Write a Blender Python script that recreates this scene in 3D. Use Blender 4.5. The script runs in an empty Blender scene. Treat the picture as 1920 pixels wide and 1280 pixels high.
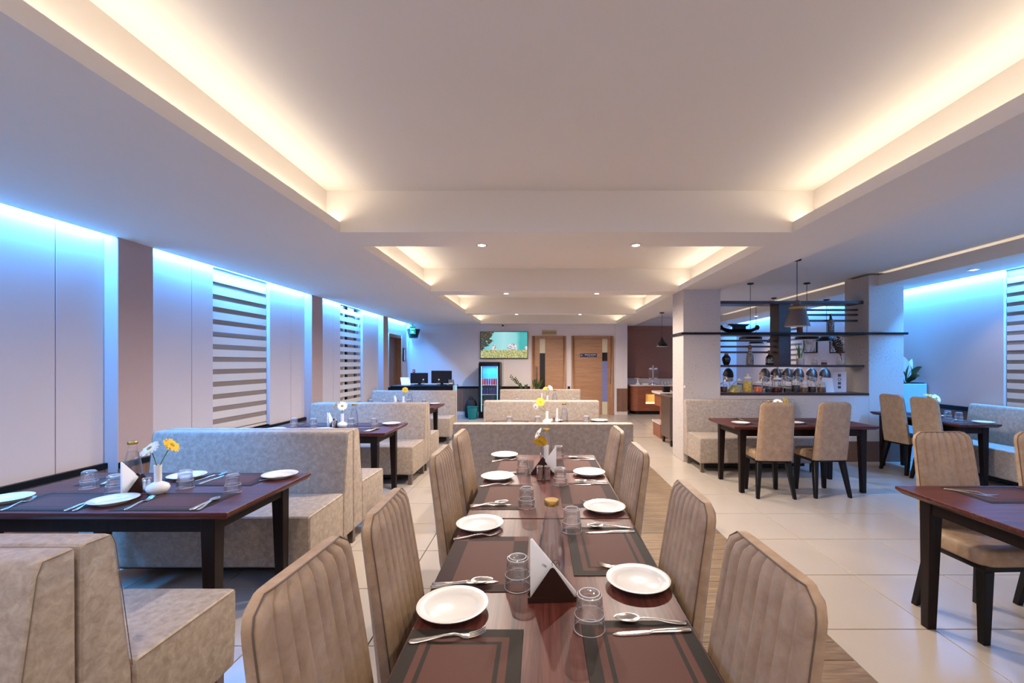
import bpy, bmesh, math, random
from mathutils import Vector, Matrix, Euler
random.seed(7)
R = math.radians
PI = math.pi
scene = bpy.context.scene
COL = scene.collection

# ------------------------------------------------------------------ camera, world, exposure, large lights
FPX, VX, VY, CZ = 830.0, 1014.0, 680.0, 1.45      # focal length in pixels, vanishing point, eye height
cam_data = bpy.data.cameras.new('camera')
cam = bpy.data.objects.new('camera', cam_data)
COL.objects.link(cam)
cam.location = (0, 0, CZ)
cam.rotation_euler = (R(90), 0, 0)
cam_data.sensor_width = 36
cam_data.lens = FPX / 1920 * 36
cam_data.shift_x = -(VX - 960) / 1920
cam_data.shift_y = (VY - 640) / 1920
cam_data.clip_start = 0.05
scene.camera = cam

world = bpy.data.worlds.new('world')
scene.world = world
world.use_nodes = True
bg = world.node_tree.nodes['Background']
bg.inputs[0].default_value = (0.96, 0.90, 0.95, 1)
bg.inputs[1].default_value = 0.72

scene.cycles.transparent_max_bounces = 24
scene.view_settings.view_transform = 'Standard'
scene.view_settings.look = 'None'
scene.view_settings.gamma = 1
scene.view_settings.use_curve_mapping = False
scene.view_settings.exposure = 0.12

SOFF = 2.53            # soffit height
SOFF_R = 2.58          # soffit along the east wall
TRAY = 2.874           # raised ceiling inside the trays
TRAYS = [(-1.5, 3.66), (4.11, 6.69), (7.06, 9.69), (9.96, 12.2)]
WARM = (1.0, 0.91, 0.75)
BLUE = (0.05, 0.34, 1.0)

def area(name, loc, sx, sy, power, color, rot=(0, 0, 0), spread=180):
    l = bpy.data.lights.new(name, 'AREA')
    l.shape = 'RECTANGLE'
    l.size, l.size_y = sx, sy
    l.energy = power
    l.color = color
    l.spread = R(spread)
    o = bpy.data.objects.new(name, l)
    o.location = loc
    o.rotation_euler = rot
    COL.objects.link(o)
    return o

def spot(name, loc, power, color, angle=110, blend=0.6, size=0.04, rot=(0, 0, 0)):
    l = bpy.data.lights.new(name, 'SPOT')
    l.energy = power
    l.color = color
    l.spot_size = R(angle)
    l.spot_blend = blend
    l.shadow_soft_size = size
    o = bpy.data.objects.new(name, l)
    o.location = loc
    o.rotation_euler = rot
    COL.objects.link(o)
    return o

COVE = 2.4           # watts per metre of warm cove strip
for y0, y1 in TRAYS:
    ym, ln = (y0 + y1) / 2, y1 - y0 - 0.06
    area('cove_strip_light', (-1.727, ym, 2.59), 0.04, ln, COVE * ln, WARM, (0, R(180 + 38), 0))
    area('cove_strip_light', (2.178, ym, 2.59), 0.05, ln, COVE * ln, WARM, (0, R(180 - 38), 0))
area('cove_strip_light', (5.03, 5.4, 2.62), 0.07, 13.5, 0.55 * 13.5, WARM, (R(180), 0, 0))
WASH = 58.0           # watts per metre of blue wall wash strip
for y0, y1 in [(-1.4, 3.78), (4.19, 7.01), (7.42, 10.21), (10.6, 12.3)]:
    area('wall_wash_light', (-3.730, (y0 + y1) / 2, 2.60), 0.03, y1 - y0, WASH * (y1 - y0), BLUE, (0, R(8), 0))
for y0, y1, w in [(-1.4, 7.7, 52.0), (7.75, 12.9, 22.0)]:
    area('wall_wash_light', (5.70, (y0 + y1) / 2, 2.645), 0.03, y1 - y0, w * (y1 - y0), BLUE, (0, R(-10), 0))

# ------------------------------------------------------------------ helpers
def at(px, py, z=0.753):
    """point on the level plane z that stands behind a pixel of the photograph"""
    d = FPX * (CZ - z) / (py - VY)
    return ((px - VX) * d / FPX, d)

def lin(c):
    if isinstance(c, str):
        c = c.lstrip('#')
        c = [int(c[i:i + 2], 16) / 255 for i in (0, 2, 4)]
    elif max(c) > 1:
        c = [v / 255 for v in c]
    return tuple((v / 12.92 if v <= 0.04045 else ((v + 0.055) / 1.055) ** 2.4) for v in c) + (1,)

class MB:
    """collects geometry and links it as one mesh object"""
    def __init__(self):
        self.v, self.f, self.mi = [], [], []
        self.m = Matrix.Identity(4)
        self.cur = 0
    def add(self, vs, fs):
        n = len(self.v)
        self.v += [tuple(self.m @ Vector(p)) for p in vs]
        self.f += [tuple(i + n for i in f) for f in fs]
        self.mi += [self.cur] * len(fs)
        return self
    def box(self, x0, x1, y0, y1, z0, z1):
        vs = [(x0, y0, z0), (x1, y0, z0), (x1, y1, z0), (x0, y1, z0), (x0, y0, z1), (x1, y0, z1), (x1, y1, z1), (x0, y1, z1)]
        return self.add(vs, [(3, 2, 1, 0), (4, 5, 6, 7), (0, 1, 5, 4), (1, 2, 6, 5), (2, 3, 7, 6), (3, 0, 4, 7)])
    def taper(self, c0, s0, c1, s1, z0, z1):
        """square post between two heights with its own centre and size at each end"""
        vs = []
        for (cx, cy), (sx, sy), z in ((c0, s0, z0), (c1, s1, z1)):
            vs += [(cx - sx, cy - sy, z), (cx + sx, cy - sy, z), (cx + sx, cy + sy, z), (cx - sx, cy + sy, z)]
        return self.add(vs, [(3, 2, 1, 0), (4, 5, 6, 7), (0, 1, 5, 4), (1, 2, 6, 5), (2, 3, 7, 6), (3, 0, 4, 7)])
    def loft(self, rings, cap0=True, cap1=True, closed=True):
        n = len(rings[0])
        vs = [p for r in rings for p in r]
        fs = []
        for k in range(len(rings) - 1):
            for i in range(n if closed else n - 1):
                j = (i + 1) % n
                fs.append((k * n + i, k * n + j, (k + 1) * n + j, (k + 1) * n + i))
        if cap0: fs.append(tuple(range(n - 1, -1, -1)))
        if cap1: fs.append(tuple((len(rings) - 1) * n + i for i in range(n)))
        return self.add(vs, fs)
    def lathe(self, prof, n=24, c=(0, 0, 0), mod=None, cap=True):
        """prof: (radius, z) from the start to the end of the section"""
        rings = []
        for r, z in prof:
            ring = []
            for i in range(n):
                a = 2 * PI * i / n
                rr = r * (mod(a, z) if mod else 1)
                ring.append((c[0] + rr * math.cos(a), c[1] + rr * math.sin(a), c[2] + z))
            rings.append(ring)
        return self.loft(rings, cap and prof[0][0] > 1e-5, cap and prof[-1][0] > 1e-5)
    def tube(self, pts, r, n=8, caps=True):
        pts = [Vector(p) for p in pts]
        rings = []
        up = Vector((0, 0, 1))
        prev = None
        for i, p in enumerate(pts):
            t = (pts[min(i + 1, len(pts) - 1)] - pts[max(i - 1, 0)])
            if t.length < 1e-9: t = Vector((0, 0, 1))
            t.normalize()
            if prev is None:
                a = up if abs(t.dot(up)) < 0.9 else Vector((1, 0, 0))
                u = t.cross(a).normalized()
            else:
                u = (prev - t * prev.dot(t))
                u = u.normalized() if u.length > 1e-6 else t.cross(up).normalized()
            prev = u
            w = t.cross(u)
            rr = r[i] if isinstance(r, (list, tuple)) else r
            rings.append([tuple(p + (u * math.cos(2 * PI * k / n) + w * math.sin(2 * PI * k / n)) * rr) for k in range(n)])
        return self.loft(rings, caps, caps)
    def prism(self, poly, a, b, axis='x'):
        """extrude a 2D outline; axis x: outline in (y,z); y: in (x,z); z: in (x,y)"""
        def P(u, w, t):
            return (t, u, w) if axis == 'x' else ((u, t, w) if axis == 'y' else (u, w, t))
        n = len(poly)
        vs = [P(u, w, a) for u, w in poly] + [P(u, w, b) for u, w in poly]
        fs = [tuple(range(n)), tuple(range(2 * n - 1, n - 1, -1))]
        fs += [(i, i + n, (i + 1) % n + n, (i + 1) % n) for i in range(n)]
        return self.add(vs, fs)
    def mesh(self, name, mats, bevel=0, seg=2, sharp=35, smooth=True):
        me = bpy.data.meshes.new(name)
        me.from_pydata(self.v, [], self.f)
        if not isinstance(mats, (list, tuple)): mats = [mats]
        for m in mats: me.materials.append(m)
        me.polygons.foreach_set('material_index', self.mi)
        bm = bmesh.new()
        bm.from_mesh(me)
        bmesh.ops.remove_doubles(bm, verts=bm.verts, dist=1e-6)
        bmesh.ops.recalc_face_normals(bm, faces=bm.faces)
        if bevel:
            es = [e for e in bm.edges if len(e.link_faces) == 2 and e.calc_face_angle(0) > R(30)]
            bmesh.ops.bevel(bm, geom=es, offset=bevel, segments=seg, profile=0.6, affect='EDGES', clamp_overlap=True)
        bm.to_mesh(me)
        bm.free()
        if smooth:
            me.shade_smooth()
            me.set_sharp_from_angle(angle=R(sharp))
        return me
    def build(self, name, mats, parent=None, bevel=0, seg=2, sharp=35, loc=None, rot=None, smooth=True, flip=False):
        o = bpy.data.objects.new(name, self.mesh(name, mats, bevel, seg, sharp, smooth))
        if flip: o.data.flip_normals()
        COL.objects.link(o)
        if parent: o.parent = parent
        if loc: o.location = loc
        if rot: o.rotation_euler = rot
        return o

def link(name, me, parent=None, loc=None, rot=None):
    o = bpy.data.objects.new(name, me)
    COL.objects.link(o)
    if parent: o.parent = parent
    if loc: o.location = loc
    if rot: o.rotation_euler = rot
    return o

def tag(o, label, cat, group=None, kind=None):
    o['label'] = label
    o['category'] = cat
    if group: o['group'] = group
    if kind: o['kind'] = kind
    return o

def thing(name, label, cat, loc=(0, 0, 0), rz=0, group=None):
    o = bpy.data.objects.new(name, None)
    COL.objects.link(o)
    o.empty_display_size = 0.1
    o.location = loc
    o.rotation_euler = (0, 0, rz)
    return tag(o, label, cat, group)

def struct(o):
    o['kind'] = 'structure'
    return o

def dup(root, loc, rz, label, group=None):
    """a copy of a thing with copies of its parts and sub-parts"""
    r = root.copy()
    COL.objects.link(r)
    r.location = loc
    r.rotation_euler = (0, 0, rz)
    r['label'] = label
    if group: r['group'] = group
    elif 'group' in r: del r['group']
    for ch in list(root.children):
        c = ch.copy()
        COL.objects.link(c)
        c.parent = r
        for g in ch.children:
            d = g.copy()
            COL.objects.link(d)
            d.parent = c
    return r

class Proto:
    """first use moves the built thing itself, later uses copy it"""
    def __init__(self, make):
        self.make, self.root = make, None
    def put(self, loc, rz, label, group=None):
        if self.root is None:
            self.root = self.make()
            r = self.root
            r.location = loc
            r.rotation_euler = (0, 0, rz)
            r['label'] = label
            if group: r['group'] = group
            return r
        return dup(self.root, loc, rz, label, group)

def text_part(name, body, size, mat, parent, loc, rot, extrude=0.0008):
    cu = bpy.data.curves.new(name, 'FONT')
    cu.body = body
    cu.size = size
    cu.align_x, cu.align_y = 'CENTER', 'CENTER'
    cu.extrude = extrude
    cu.resolution_u = 3
    t = bpy.data.objects.new(name, cu)
    COL.objects.link(t)
    dg = bpy.context.evaluated_depsgraph_get()
    me = bpy.data.meshes.new_from_object(t.evaluated_get(dg))
    bpy.data.objects.remove(t)
    bpy.data.curves.remove(cu)
    me.name = name
    me.materials.clear()
    me.materials.append(mat)
    return link(name, me, parent, loc, rot)

# ------------------------------------------------------------------ materials
def new_mat(name):
    m = bpy.data.materials.new(name)
    m.use_nodes = True
    nt = m.node_tree
    b = nt.nodes['Principled BSDF']
    return m, nt, b

def N(nt, t, **kw):
    n = nt.nodes.new(t)
    for k, v in kw.items(): setattr(n, k, v)
    return n

def coords(nt, scale=(1, 1, 1), kind='Object'):
    tc = N(nt, 'ShaderNodeTexCoord')
    mp = N(nt, 'ShaderNodeMapping')
    mp.inputs['Scale'].default_value = scale
    nt.links.new(tc.outputs[kind], mp.inputs['Vector'])
    return mp.outputs['Vector']

def noise(nt, vec, scale, detail=4, rough=0.55, dist=0):
    n = N(nt, 'ShaderNodeTexNoise')
    n.inputs['Scale'].default_value = scale
    n.inputs['Detail'].default_value = detail
    n.inputs['Roughness'].default_value = rough
    n.inputs['Distortion'].default_value = dist
    nt.links.new(vec, n.inputs['Vector'])
    return n.outputs['Fac']

def ramp(nt, fac, stops):
    r = N(nt, 'ShaderNodeValToRGB')
    e = r.color_ramp.elements
    while len(e) < len(stops): e.new(0.5)
    for i, (p, c) in enumerate(stops):
        e[i].position = p
        e[i].color = lin(c)
    nt.links.new(fac, r.inputs['Fac'])
    return r.outputs['Color']

def bump(nt, b, fac, strength, dist=0.002):
    n = N(nt, 'ShaderNodeBump')
    n.inputs['Strength'].default_value = strength
    n.inputs['Distance'].default_value = dist
    nt.links.new(fac, n.inputs['Height'])
    nt.links.new(n.outputs['Normal'], b.inputs['Normal'])

def math_n(nt, op, a, b=None, c=None):
    n = N(nt, 'ShaderNodeMath', operation=op)
    for i, v in enumerate((a, b, c)):
        if v is None: continue
        if isinstance(v, (int, float)): n.inputs[i].default_value = v
        else: nt.links.new(v, n.inputs[i])
    return n.outputs[0]

def plain(name, c, rough=0.5, metal=0.0, var=0.06, scale=8, spec=0.5, bmp=0.0, bscale=120):
    """solid colour with a faint procedural variation"""
    m, nt, b = new_mat(name)
    l = lin(c)
    vec = coords(nt)
    mx = N(nt, 'ShaderNodeMix', data_type='RGBA')
    mx.inputs[6].default_value = tuple(max(0, v * (1 - var)) for v in l[:3]) + (1,)
    mx.inputs[7].default_value = tuple(min(1, v * (1 + var)) for v in l[:3]) + (1,)
    nt.links.new(noise(nt, vec, scale), mx.inputs[0])
    nt.links.new(mx.outputs[2], b.inputs['Base Color'])
    b.inputs['Roughness'].default_value = rough
    b.inputs['Metallic'].default_value = metal
    b.inputs['Specular IOR Level'].default_value = spec
    if bmp: bump(nt, b, noise(nt, vec, bscale, 3), bmp)
    return m

def leather(name, c0, c1, c2, scale=9):
    m, nt, b = new_mat(name)
    vec = coords(nt)
    f = noise(nt, vec, scale, 7, 0.68, 0.6)
    nt.links.new(ramp(nt, f, [(0.28, c0), (0.5, c1), (0.72, c2)]), b.inputs['Base Color'])
    b.inputs['Roughness'].default_value = 0.52
    b.inputs['Specular IOR Level'].default_value = 0.35
    bump(nt, b, noise(nt, vec, 210, 3), 0.25, 0.001)
    return m

def wood(name, c0, c1, c2, along='x', rough=0.35, scale=1.0, stretch=22, spec=0.5):
    m, nt, b = new_mat(name)
    s = {'x': (1, stretch, stretch), 'y': (stretch, 1, stretch), 'z': (stretch, stretch, 1)}[along]
    vec = coords(nt, tuple(v * scale for v in s))
    f = noise(nt, vec, 1.6, 6, 0.62, 1.2)
    f2 = noise(nt, vec, 9, 3, 0.5, 0.2)
    f = math_n(nt, 'ADD', math_n(nt, 'MULTIPLY', f, 0.75), math_n(nt, 'MULTIPLY', f2, 0.25))
    nt.links.new(ramp(nt, f, [(0.3, c0), (0.5, c1), (0.7, c2)]), b.inputs['Base Color'])
    b.inputs['Roughness'].default_value = rough
    b.inputs['Specular IOR Level'].default_value = spec
    bump(nt, b, f, 0.08, 0.001)
    return m

def speckle(name, base, dark, light, rough=0.7):
    m, nt, b = new_mat(name)
    vec = coords(nt)
    f = noise(nt, vec, 38, 5, 0.7)
    f2 = noise(nt, vec, 2.2, 3)
    f = math_n(nt, 'ADD', math_n(nt, 'MULTIPLY', f, 0.8), math_n(nt, 'MULTIPLY', f2, 0.2))
    nt.links.new(ramp(nt, f, [(0.34, dark), (0.44, base), (0.58, base), (0.7, light)]), b.inputs['Base Color'])
    b.inputs['Roughness'].default_value = rough
    bump(nt, b, f, 0.15, 0.002)
    return m

def emit(name, c, strength):
    m, nt, b = new_mat(name)
    b.inputs['Base Color'].default_value = lin(c)
    b.inputs['Emission Color'].default_value = lin(c)
    b.inputs['Emission Strength'].default_value = strength
    return m

def glass(name, tint=(1, 1, 1), edge=(0.62, 0.65, 0.68), power=3.0, mirror=0.75, rough=0.02, refract=0.0):
    """clear glass: it lets light through, mirrors more towards its edges, and may bend part of what lies behind"""
    m = bpy.data.materials.new(name)
    m.use_nodes = True
    nt = m.node_tree
    nt.nodes.clear()
    out = N(nt, 'ShaderNodeOutputMaterial')
    lw = N(nt, 'ShaderNodeLayerWeight')
    lw.inputs['Blend'].default_value = 0.5
    f = math_n(nt, 'POWER', lw.outputs['Facing'], power)
    cr = N(nt, 'ShaderNodeMix', data_type='RGBA')
    cr.inputs[6].default_value = tint + (1,)
    cr.inputs[7].default_value = edge + (1,)
    nt.links.new(f, cr.inputs[0])
    tr = N(nt, 'ShaderNodeBsdfTransparent')
    nt.links.new(cr.outputs[2], tr.inputs['Color'])
    gl = N(nt, 'ShaderNodeBsdfGlossy')
    gl.inputs['Roughness'].default_value = rough
    gl.inputs['Color'].default_value = (0.95, 0.97, 1, 1)
    mx = N(nt, 'ShaderNodeMixShader')
    nt.links.new(math_n(nt, 'MULTIPLY_ADD', f, mirror, 0.045), mx.inputs[0])
    nt.links.new(tr.outputs[0], mx.inputs[1])
    nt.links.new(gl.outputs[0], mx.inputs[2])
    last = mx
    if refract:
        g = N(nt, 'ShaderNodeBsdfGlass')
        g.inputs['Roughness'].default_value = 0.0
        g.inputs['IOR'].default_value = 1.48
        last = N(nt, 'ShaderNodeMixShader')
        last.inputs[0].default_value = refract
        nt.links.new(mx.outputs[0], last.inputs[1])
        nt.links.new(g.outputs[0], last.inputs[2])
    nt.links.new(last.outputs[0], out.inputs['Surface'])
    return m

def mat_cloth(name, style):
    """woven table mat print: dark borders over a brown field (long side along local x)"""
    m, nt, b = new_mat(name)
    tc = N(nt, 'ShaderNodeTexCoord')
    sx = N(nt, 'ShaderNodeSeparateXYZ')
    nt.links.new(tc.outputs['Object'], sx.inputs[0])
    ax = math_n(nt, 'ABSOLUTE', sx.outputs['X'])
    ay = math_n(nt, 'ABSOLUTE', sx.outputs['Y'])
    dx = math_n(nt, 'SUBTRACT', 0.215, ax)
    dy = math_n(nt, 'SUBTRACT', 0.145, ay)
    if style == 'frame':
        d = math_n(nt, 'MINIMUM', dx, dy)
        outer = math_n(nt, 'LESS_THAN', d, 0.034)
        inner = math_n(nt, 'MULTIPLY', math_n(nt, 'GREATER_THAN', d, 0.052), math_n(nt, 'LESS_THAN', d, 0.063))
        mask = math_n(nt, 'MAXIMUM', outer, inner)
    else:
        mx_ = math_n(nt, 'LESS_THAN', dx, 0.045)
        my_ = math_n(nt, 'LESS_THAN', dy, 0.055)
        mask = math_n(nt, 'ABSOLUTE', math_n(nt, 'SUBTRACT', mx_, my_))
    ck = N(nt, 'ShaderNodeTexChecker')
    ck.inputs['Scale'].default_value = 420
    nt.links.new(tc.outputs['Object'], ck.inputs['Vector'])
    c0 = N(nt, 'ShaderNodeMix', data_type='RGBA')
    c0.inputs[6].default_value = lin((84, 54, 48))
    c0.inputs[7].default_value = lin((100, 68, 60))
    c1 = N(nt, 'ShaderNodeMix', data_type='RGBA')
    if style == 'frame':
        c1.inputs[6].default_value = lin((36, 31, 30))
        c1.inputs[7].default_value = lin((64, 56, 50))
    else:
        c1.inputs[6].default_value = lin((50, 32, 31))
        c1.inputs[7].default_value = lin((60, 41, 38))
    for c in (c0, c1): nt.links.new(ck.outputs['Fac'], c.inputs[0])
    mm = N(nt, 'ShaderNodeMix', data_type='RGBA')
    nt.links.new(mask, mm.inputs[0])
    nt.links.new(c0.outputs[2], mm.inputs[6])
    nt.links.new(c1.outputs[2], mm.inputs[7])
    nt.links.new(mm.outputs[2], b.inputs['Base Color'])
    b.inputs['Roughness'].default_value = 0.6
    b.inputs['Specular IOR Level'].default_value = 0.07
    return m

M = {}
M['ceiling'] = plain('ceiling_paint', (228, 219, 209), 0.9, var=0.02, scale=1.5)
M['wall'] = plain('wall_paint', (205, 190, 188), 0.75, var=0.04, scale=1.2, bmp=0.05, bscale=40)
M['wall_back'] = plain('back_wall_paint', (214, 202, 200), 0.8, var=0.02, scale=1.2)
M['pillar_paint'] = plain('pillar_paint', (182, 156, 150), 0.75, var=0.05, scale=2)
M['concrete'] = speckle('speckled_concrete', (186, 174, 166), (136, 124, 118), (206, 196, 190))
M['concrete_base'] = speckle('brown_stone_base', (104, 78, 70), (70, 50, 46), (124, 98, 88), 0.5)
M['tile'] = plain('floor_tile', (180, 167, 155), 0.22, var=0.05, scale=2.2, spec=0.4)
M['grout'] = plain('tile_grout', (52, 42, 36), 0.9)
M['board'] = wood('floor_board', (84, 64, 48), (134, 110, 86), (178, 154, 126), 'x', 0.4, 1.2, 16)
M['leather'] = leather('tan_leather', (138, 121, 107), (162, 145, 130), (182, 166, 151), 30)
M['leather_chair'] = leather('chair_leather', (142, 113, 86), (160, 131, 104), (176, 149, 122), 16)
M['piping'] = plain('dark_piping', (96, 74, 56), 0.5)
M['seam'] = plain('seam_thread', (112, 92, 74), 0.6)
M['walnut'] = wood('walnut_top', (50, 22, 18), (84, 42, 35), (110, 62, 52), 'x', 0.36, 1.0, 26, 0.16)
M['darkwood'] = wood('espresso_wood', (14, 8, 7), (24, 13, 11), (36, 21, 17), 'z', 0.4, spec=0.2)
M['shelfwood'] = wood('shelf_wood', (30, 15, 12), (48, 26, 21), (64, 38, 30), 'x', 0.35)
M['oak'] = wood('oak_veneer', (144, 98, 66), (164, 118, 84), (180, 136, 100), 'x', 0.4, 0.8, 18)
M['oak_frame'] = wood('oak_frame', (136, 90, 62), (154, 108, 76), (170, 124, 90), 'z', 0.4)
M['dado'] = wood('dado_wood', (92, 62, 46), (120, 84, 64), (142, 104, 82), 'z', 0.5, 1.0, 30)
M['redwood'] = wood('counter_wood', (104, 52, 30), (136, 74, 46), (158, 94, 62), 'x', 0.35)
M['black'] = plain('black_satin', (10, 8, 9), 0.4, spec=0.25)
M['black_matt'] = plain('black_matt', (16, 14, 14), 0.7)
M['steel'] = plain('brushed_steel', (206, 200, 196), 0.24, 1.0, 0.05, 30)
M['chrome'] = plain('chrome', (225, 222, 220), 0.10, 1.0, 0.02)
M['steel_dull'] = plain('dull_steel', (140, 126, 120), 0.34, 1.0, 0.08, 4)
M['bronze'] = plain('holder_bronze', (70, 46, 40), 0.28, 0.6, 0.1)
M['gold'] = plain('gold_cap', (190, 150, 84), 0.32, 1.0)
M['brass'] = plain('brass', (206, 170, 104), 0.28, 1.0)
M['china'] = plain('white_china', (226, 222, 219), 0.16, var=0.01)
M['bronze_lid'] = plain('bronze_lid', (112, 96, 90), 0.42, 1.0, 0.1, 6)
M['paper'] = plain('white_paper', (240, 238, 238), 0.85, var=0.015)
M['ink'] = plain('print_ink', (46, 40, 42), 0.8)
M['glass'] = glass('clear_glass')
M['glass_edge'] = glass('glass_edge', edge=(0.9, 0.92, 0.94), power=1.0, mirror=0.55)
M['tumbler'] = glass('tumbler_glass', edge=(0.8, 0.82, 0.84), refract=0.28)
M['glass_jar'] = glass('jar_glass', (0.97, 0.98, 0.98), (0.6, 0.6, 0.6), 2.5)
M['water'] = glass('water', (0.93, 0.95, 0.97), (0.62, 0.66, 0.72), 2.0, 0.5)
M['pane'] = glass('window_pane', (0.75, 0.78, 0.8), (0.4, 0.42, 0.45))
M['blind'] = plain('blind_fabric', (216, 202, 190), 0.8, var=0.04, scale=3)
M['sheer'] = plain('sheer_fabric', (150, 132, 122), 0.9, var=0.06, scale=6)
M['night'] = plain('night_outside', (40, 30, 38), 0.9, var=0.2)
M['marble'] = speckle('pale_marble', (206, 190, 182), (170, 150, 142), (224, 212, 206), 0.25)
M['petal_w'] = plain('white_petal', (244, 242, 238), 0.6, var=0.03)
M['petal_y'] = plain('yellow_petal', (232, 178, 28), 0.6, var=0.12, scale=40)
M['flower_eye'] = plain('flower_eye', (170, 140, 40), 0.8, var=0.2, scale=200)
M['stem'] = plain('green_stem', (86, 116, 40), 0.55)
M['leaf'] = plain('dark_leaf', (44, 60, 26), 0.45, var=0.25, scale=12)
M['lamp_grey'] = plain('lamp_grey', (84, 72, 72), 0.5)
M['lamp_white'] = plain('lamp_inside', (236, 222, 206), 0.7)
M['bulb'] = emit('lit_bulb', (255, 226, 180), 14)
M['downlight'] = emit('downlight_lens', (255, 240, 222), 22)
M['teal'] = plain('teal_plastic', (10, 104, 104), 0.4)
M['blue_panel'] = plain('blue_lit_laminate', (150, 196, 216), 0.4)  # blue of the wall light put into the panel colour
M['roller'] = plain('brown_roller', (140, 96, 78), 0.85, var=0.05, scale=2)
# ------------------------------------------------------------------ the room
XL, XP, XR = -3.76, -3.64, 5.75       # west wall, west pillar faces, east wall
YB, YA = 12.4, 13.0                   # back wall, alcove wall
Y0 = -1.5

# floor: bedding slab, tiles and boards laid one by one, far field past the point where tiles stop showing singly
fl = struct(MB().box(-4.1, 6.0, Y0, 13.2, -0.10, -0.012).build('floor', M['grout']))
def lay(mesh_cache, name, w, d, x, y, mat, parent, g=0.0065, h=0.012):
    key = (name, round(w, 3), round(d, 3))
    if key not in mesh_cache:
        mesh_cache[key] = MB().box(-w / 2 + g / 2, w / 2 - g / 2, -d / 2 + g / 2, d / 2 - g / 2, -h, 0).mesh(name, mat, bevel=0.0012, seg=1)
    return link(name, mesh_cache[key], parent, (x, y, 0))
cache = {}
YF = 8.62
xs = [-3.76, -3.27, -2.675, -2.08, -1.485, -0.89, -0.295, 0.30]
y = 0.545
while y < YF - 0.05:
    d = min(0.575, YF - y)
    for a, b in zip(xs, xs[1:]):
        if y > 0.9 or a > -1.6:
            lay(cache, 'floor_tile', b - a, d, (a + b) / 2, y + d / 2, M['tile'], fl)
    y += d
xs = [1.53, 2.14, 2.75, 3.36, 3.97, 4.58, 5.19, 5.75]
y = 0.56
while y < YF - 0.05:
    d = min(0.617, YF - y)
    for a, b in zip(xs, xs[1:]):
        if y > 1.1 or a < 3.4:
            lay(cache, 'floor_tile', b - a, d, (a + b) / 2, y + d / 2, M['tile'], fl)
    y += d
y = 0.56
k = 0
while y < 6.62:
    w = [0.15, 0.17, 0.14, 0.18][k % 4]
    lay(cache, 'floor_board', 1.23, w, 0.915, y + w / 2, M['board'], fl, 0.004)
    y += w
    k += 1
yb = y
while y < YF - 0.05:
    d = min(0.617, YF - y)
    for a, b in ((0.30, 0.915), (0.915, 1.53)):
        lay(cache, 'floor_tile', b - a, d, (a + b) / 2, y + d / 2, M['tile'], fl)
    y += d
def tile_grid():
    m, nt, b = new_mat('tile_field')
    vec = coords(nt)
    br = N(nt, 'ShaderNodeTexBrick')
    br.offset = 0
    br.inputs['Scale'].default_value = 1
    br.inputs['Brick Width'].default_value = 0.605
    br.inputs['Row Height'].default_value = 0.605
    br.inputs['Mortar Size'].default_value = 0.0025
    br.inputs['Color1'].default_value = lin((180, 167, 155))
    br.inputs['Color2'].default_value = lin((175, 162, 150))
    br.inputs['Mortar'].default_value = lin((52, 42, 36))
    nt.links.new(vec, br.inputs['Vector'])
    nt.links.new(br.outputs['Color'], b.inputs['Base Color'])
    b.inputs['Roughness'].default_value = 0.22
    return m
M['tile_field'] = tile_grid()
MB().box(XL, XR, YF, 13.1, -0.012, 0).build('tile_field', M['tile_field'], fl)
MB().box(XL, XR, Y0, 0.545, -0.012, 0).build('tile_field', M['tile_field'], fl)

# west wall: window bays between pillars
WIN = [(5.08, 6.14), (8.30, 9.34)]
SILL, HEAD = 0.60, 2.60
wl = MB()
def wall_run(mb, x0, x1, y0, y1, holes, top=2.9):
    y = y0
    for a, b, z0, z1 in holes:
        mb.box(x0, x1, y, a, 0, top)
        if z0 > 0: mb.box(x0, x1, a, b, 0, z0)
        if z1 < top: mb.box(x0, x1, a, b, z1, top)
        y = b
    mb.box(x0, x1, y, y1, 0, top)
wall_run(wl, XL - 0.2, XL - 0.012, Y0, YB + 0.6, [(a, b, SILL, HEAD) for a, b in WIN] + [(10.86, 11.86, 0, 2.12)])
wl = struct(wl.build('wall_left', M['wall']))
seams = [Y0, 0.55, 1.9, 3.43, 4.77, WIN[0][0], None, WIN[0][1], 6.66, 8.02, WIN[1][0], None, WIN[1][1], 10.86]
for a, b in zip(seams, seams[1:]):
    if a is None or b is None: continue
    MB().box(XL - 0.012, XL, a + 0.003, b - 0.003, 0.0, 2.7).build('wall_panel', M['wall'], wl, bevel=0.002, seg=1)
MB().box(XL - 0.012, XL, 11.86, YB, 0.0, 2.7).build('wall_panel', M['wall'], wl)
MB().box(XL - 0.012, XL, 10.863, 11.857, 2.12, 2.7).build('wall_panel', M['wall'], wl)
for a, b in WIN:
    MB().box(XL - 0.012, XL, a, b, 0.0, SILL).build('wall_panel', M['wall'], wl)
PIL = [(3.81, 4.16), (7.04, 7.39), (10.24, 10.56)]
for a, b in PIL:
    struct(MB().box(XL, XP, a, b, 0, 2.75).build('wall_pillar', M['pillar_paint'], bevel=0.004, seg=1))
DZ = 0.57
segs = [(Y0, 3.81, XL), (3.81, 4.16, XP), (4.16, 7.04, XL), (7.04, 7.39, XP), (7.39, 10.24, XL), (10.24, 10.56, XP), (10.56, 10.80, XL), (11.92, YB, XL)]
tr = MB()
dd = MB()
for a, b, x in segs:
    tr.box(x, x + 0.035, a, b, DZ - 0.03, DZ + 0.02)
    dd.box(x, x + 0.012, a, b, 0, DZ - 0.03)
struct(tr.build('trim_1', M['black'], bevel=0.003, seg=1))
struct(dd.build('trim_2', M['dado']))

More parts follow.
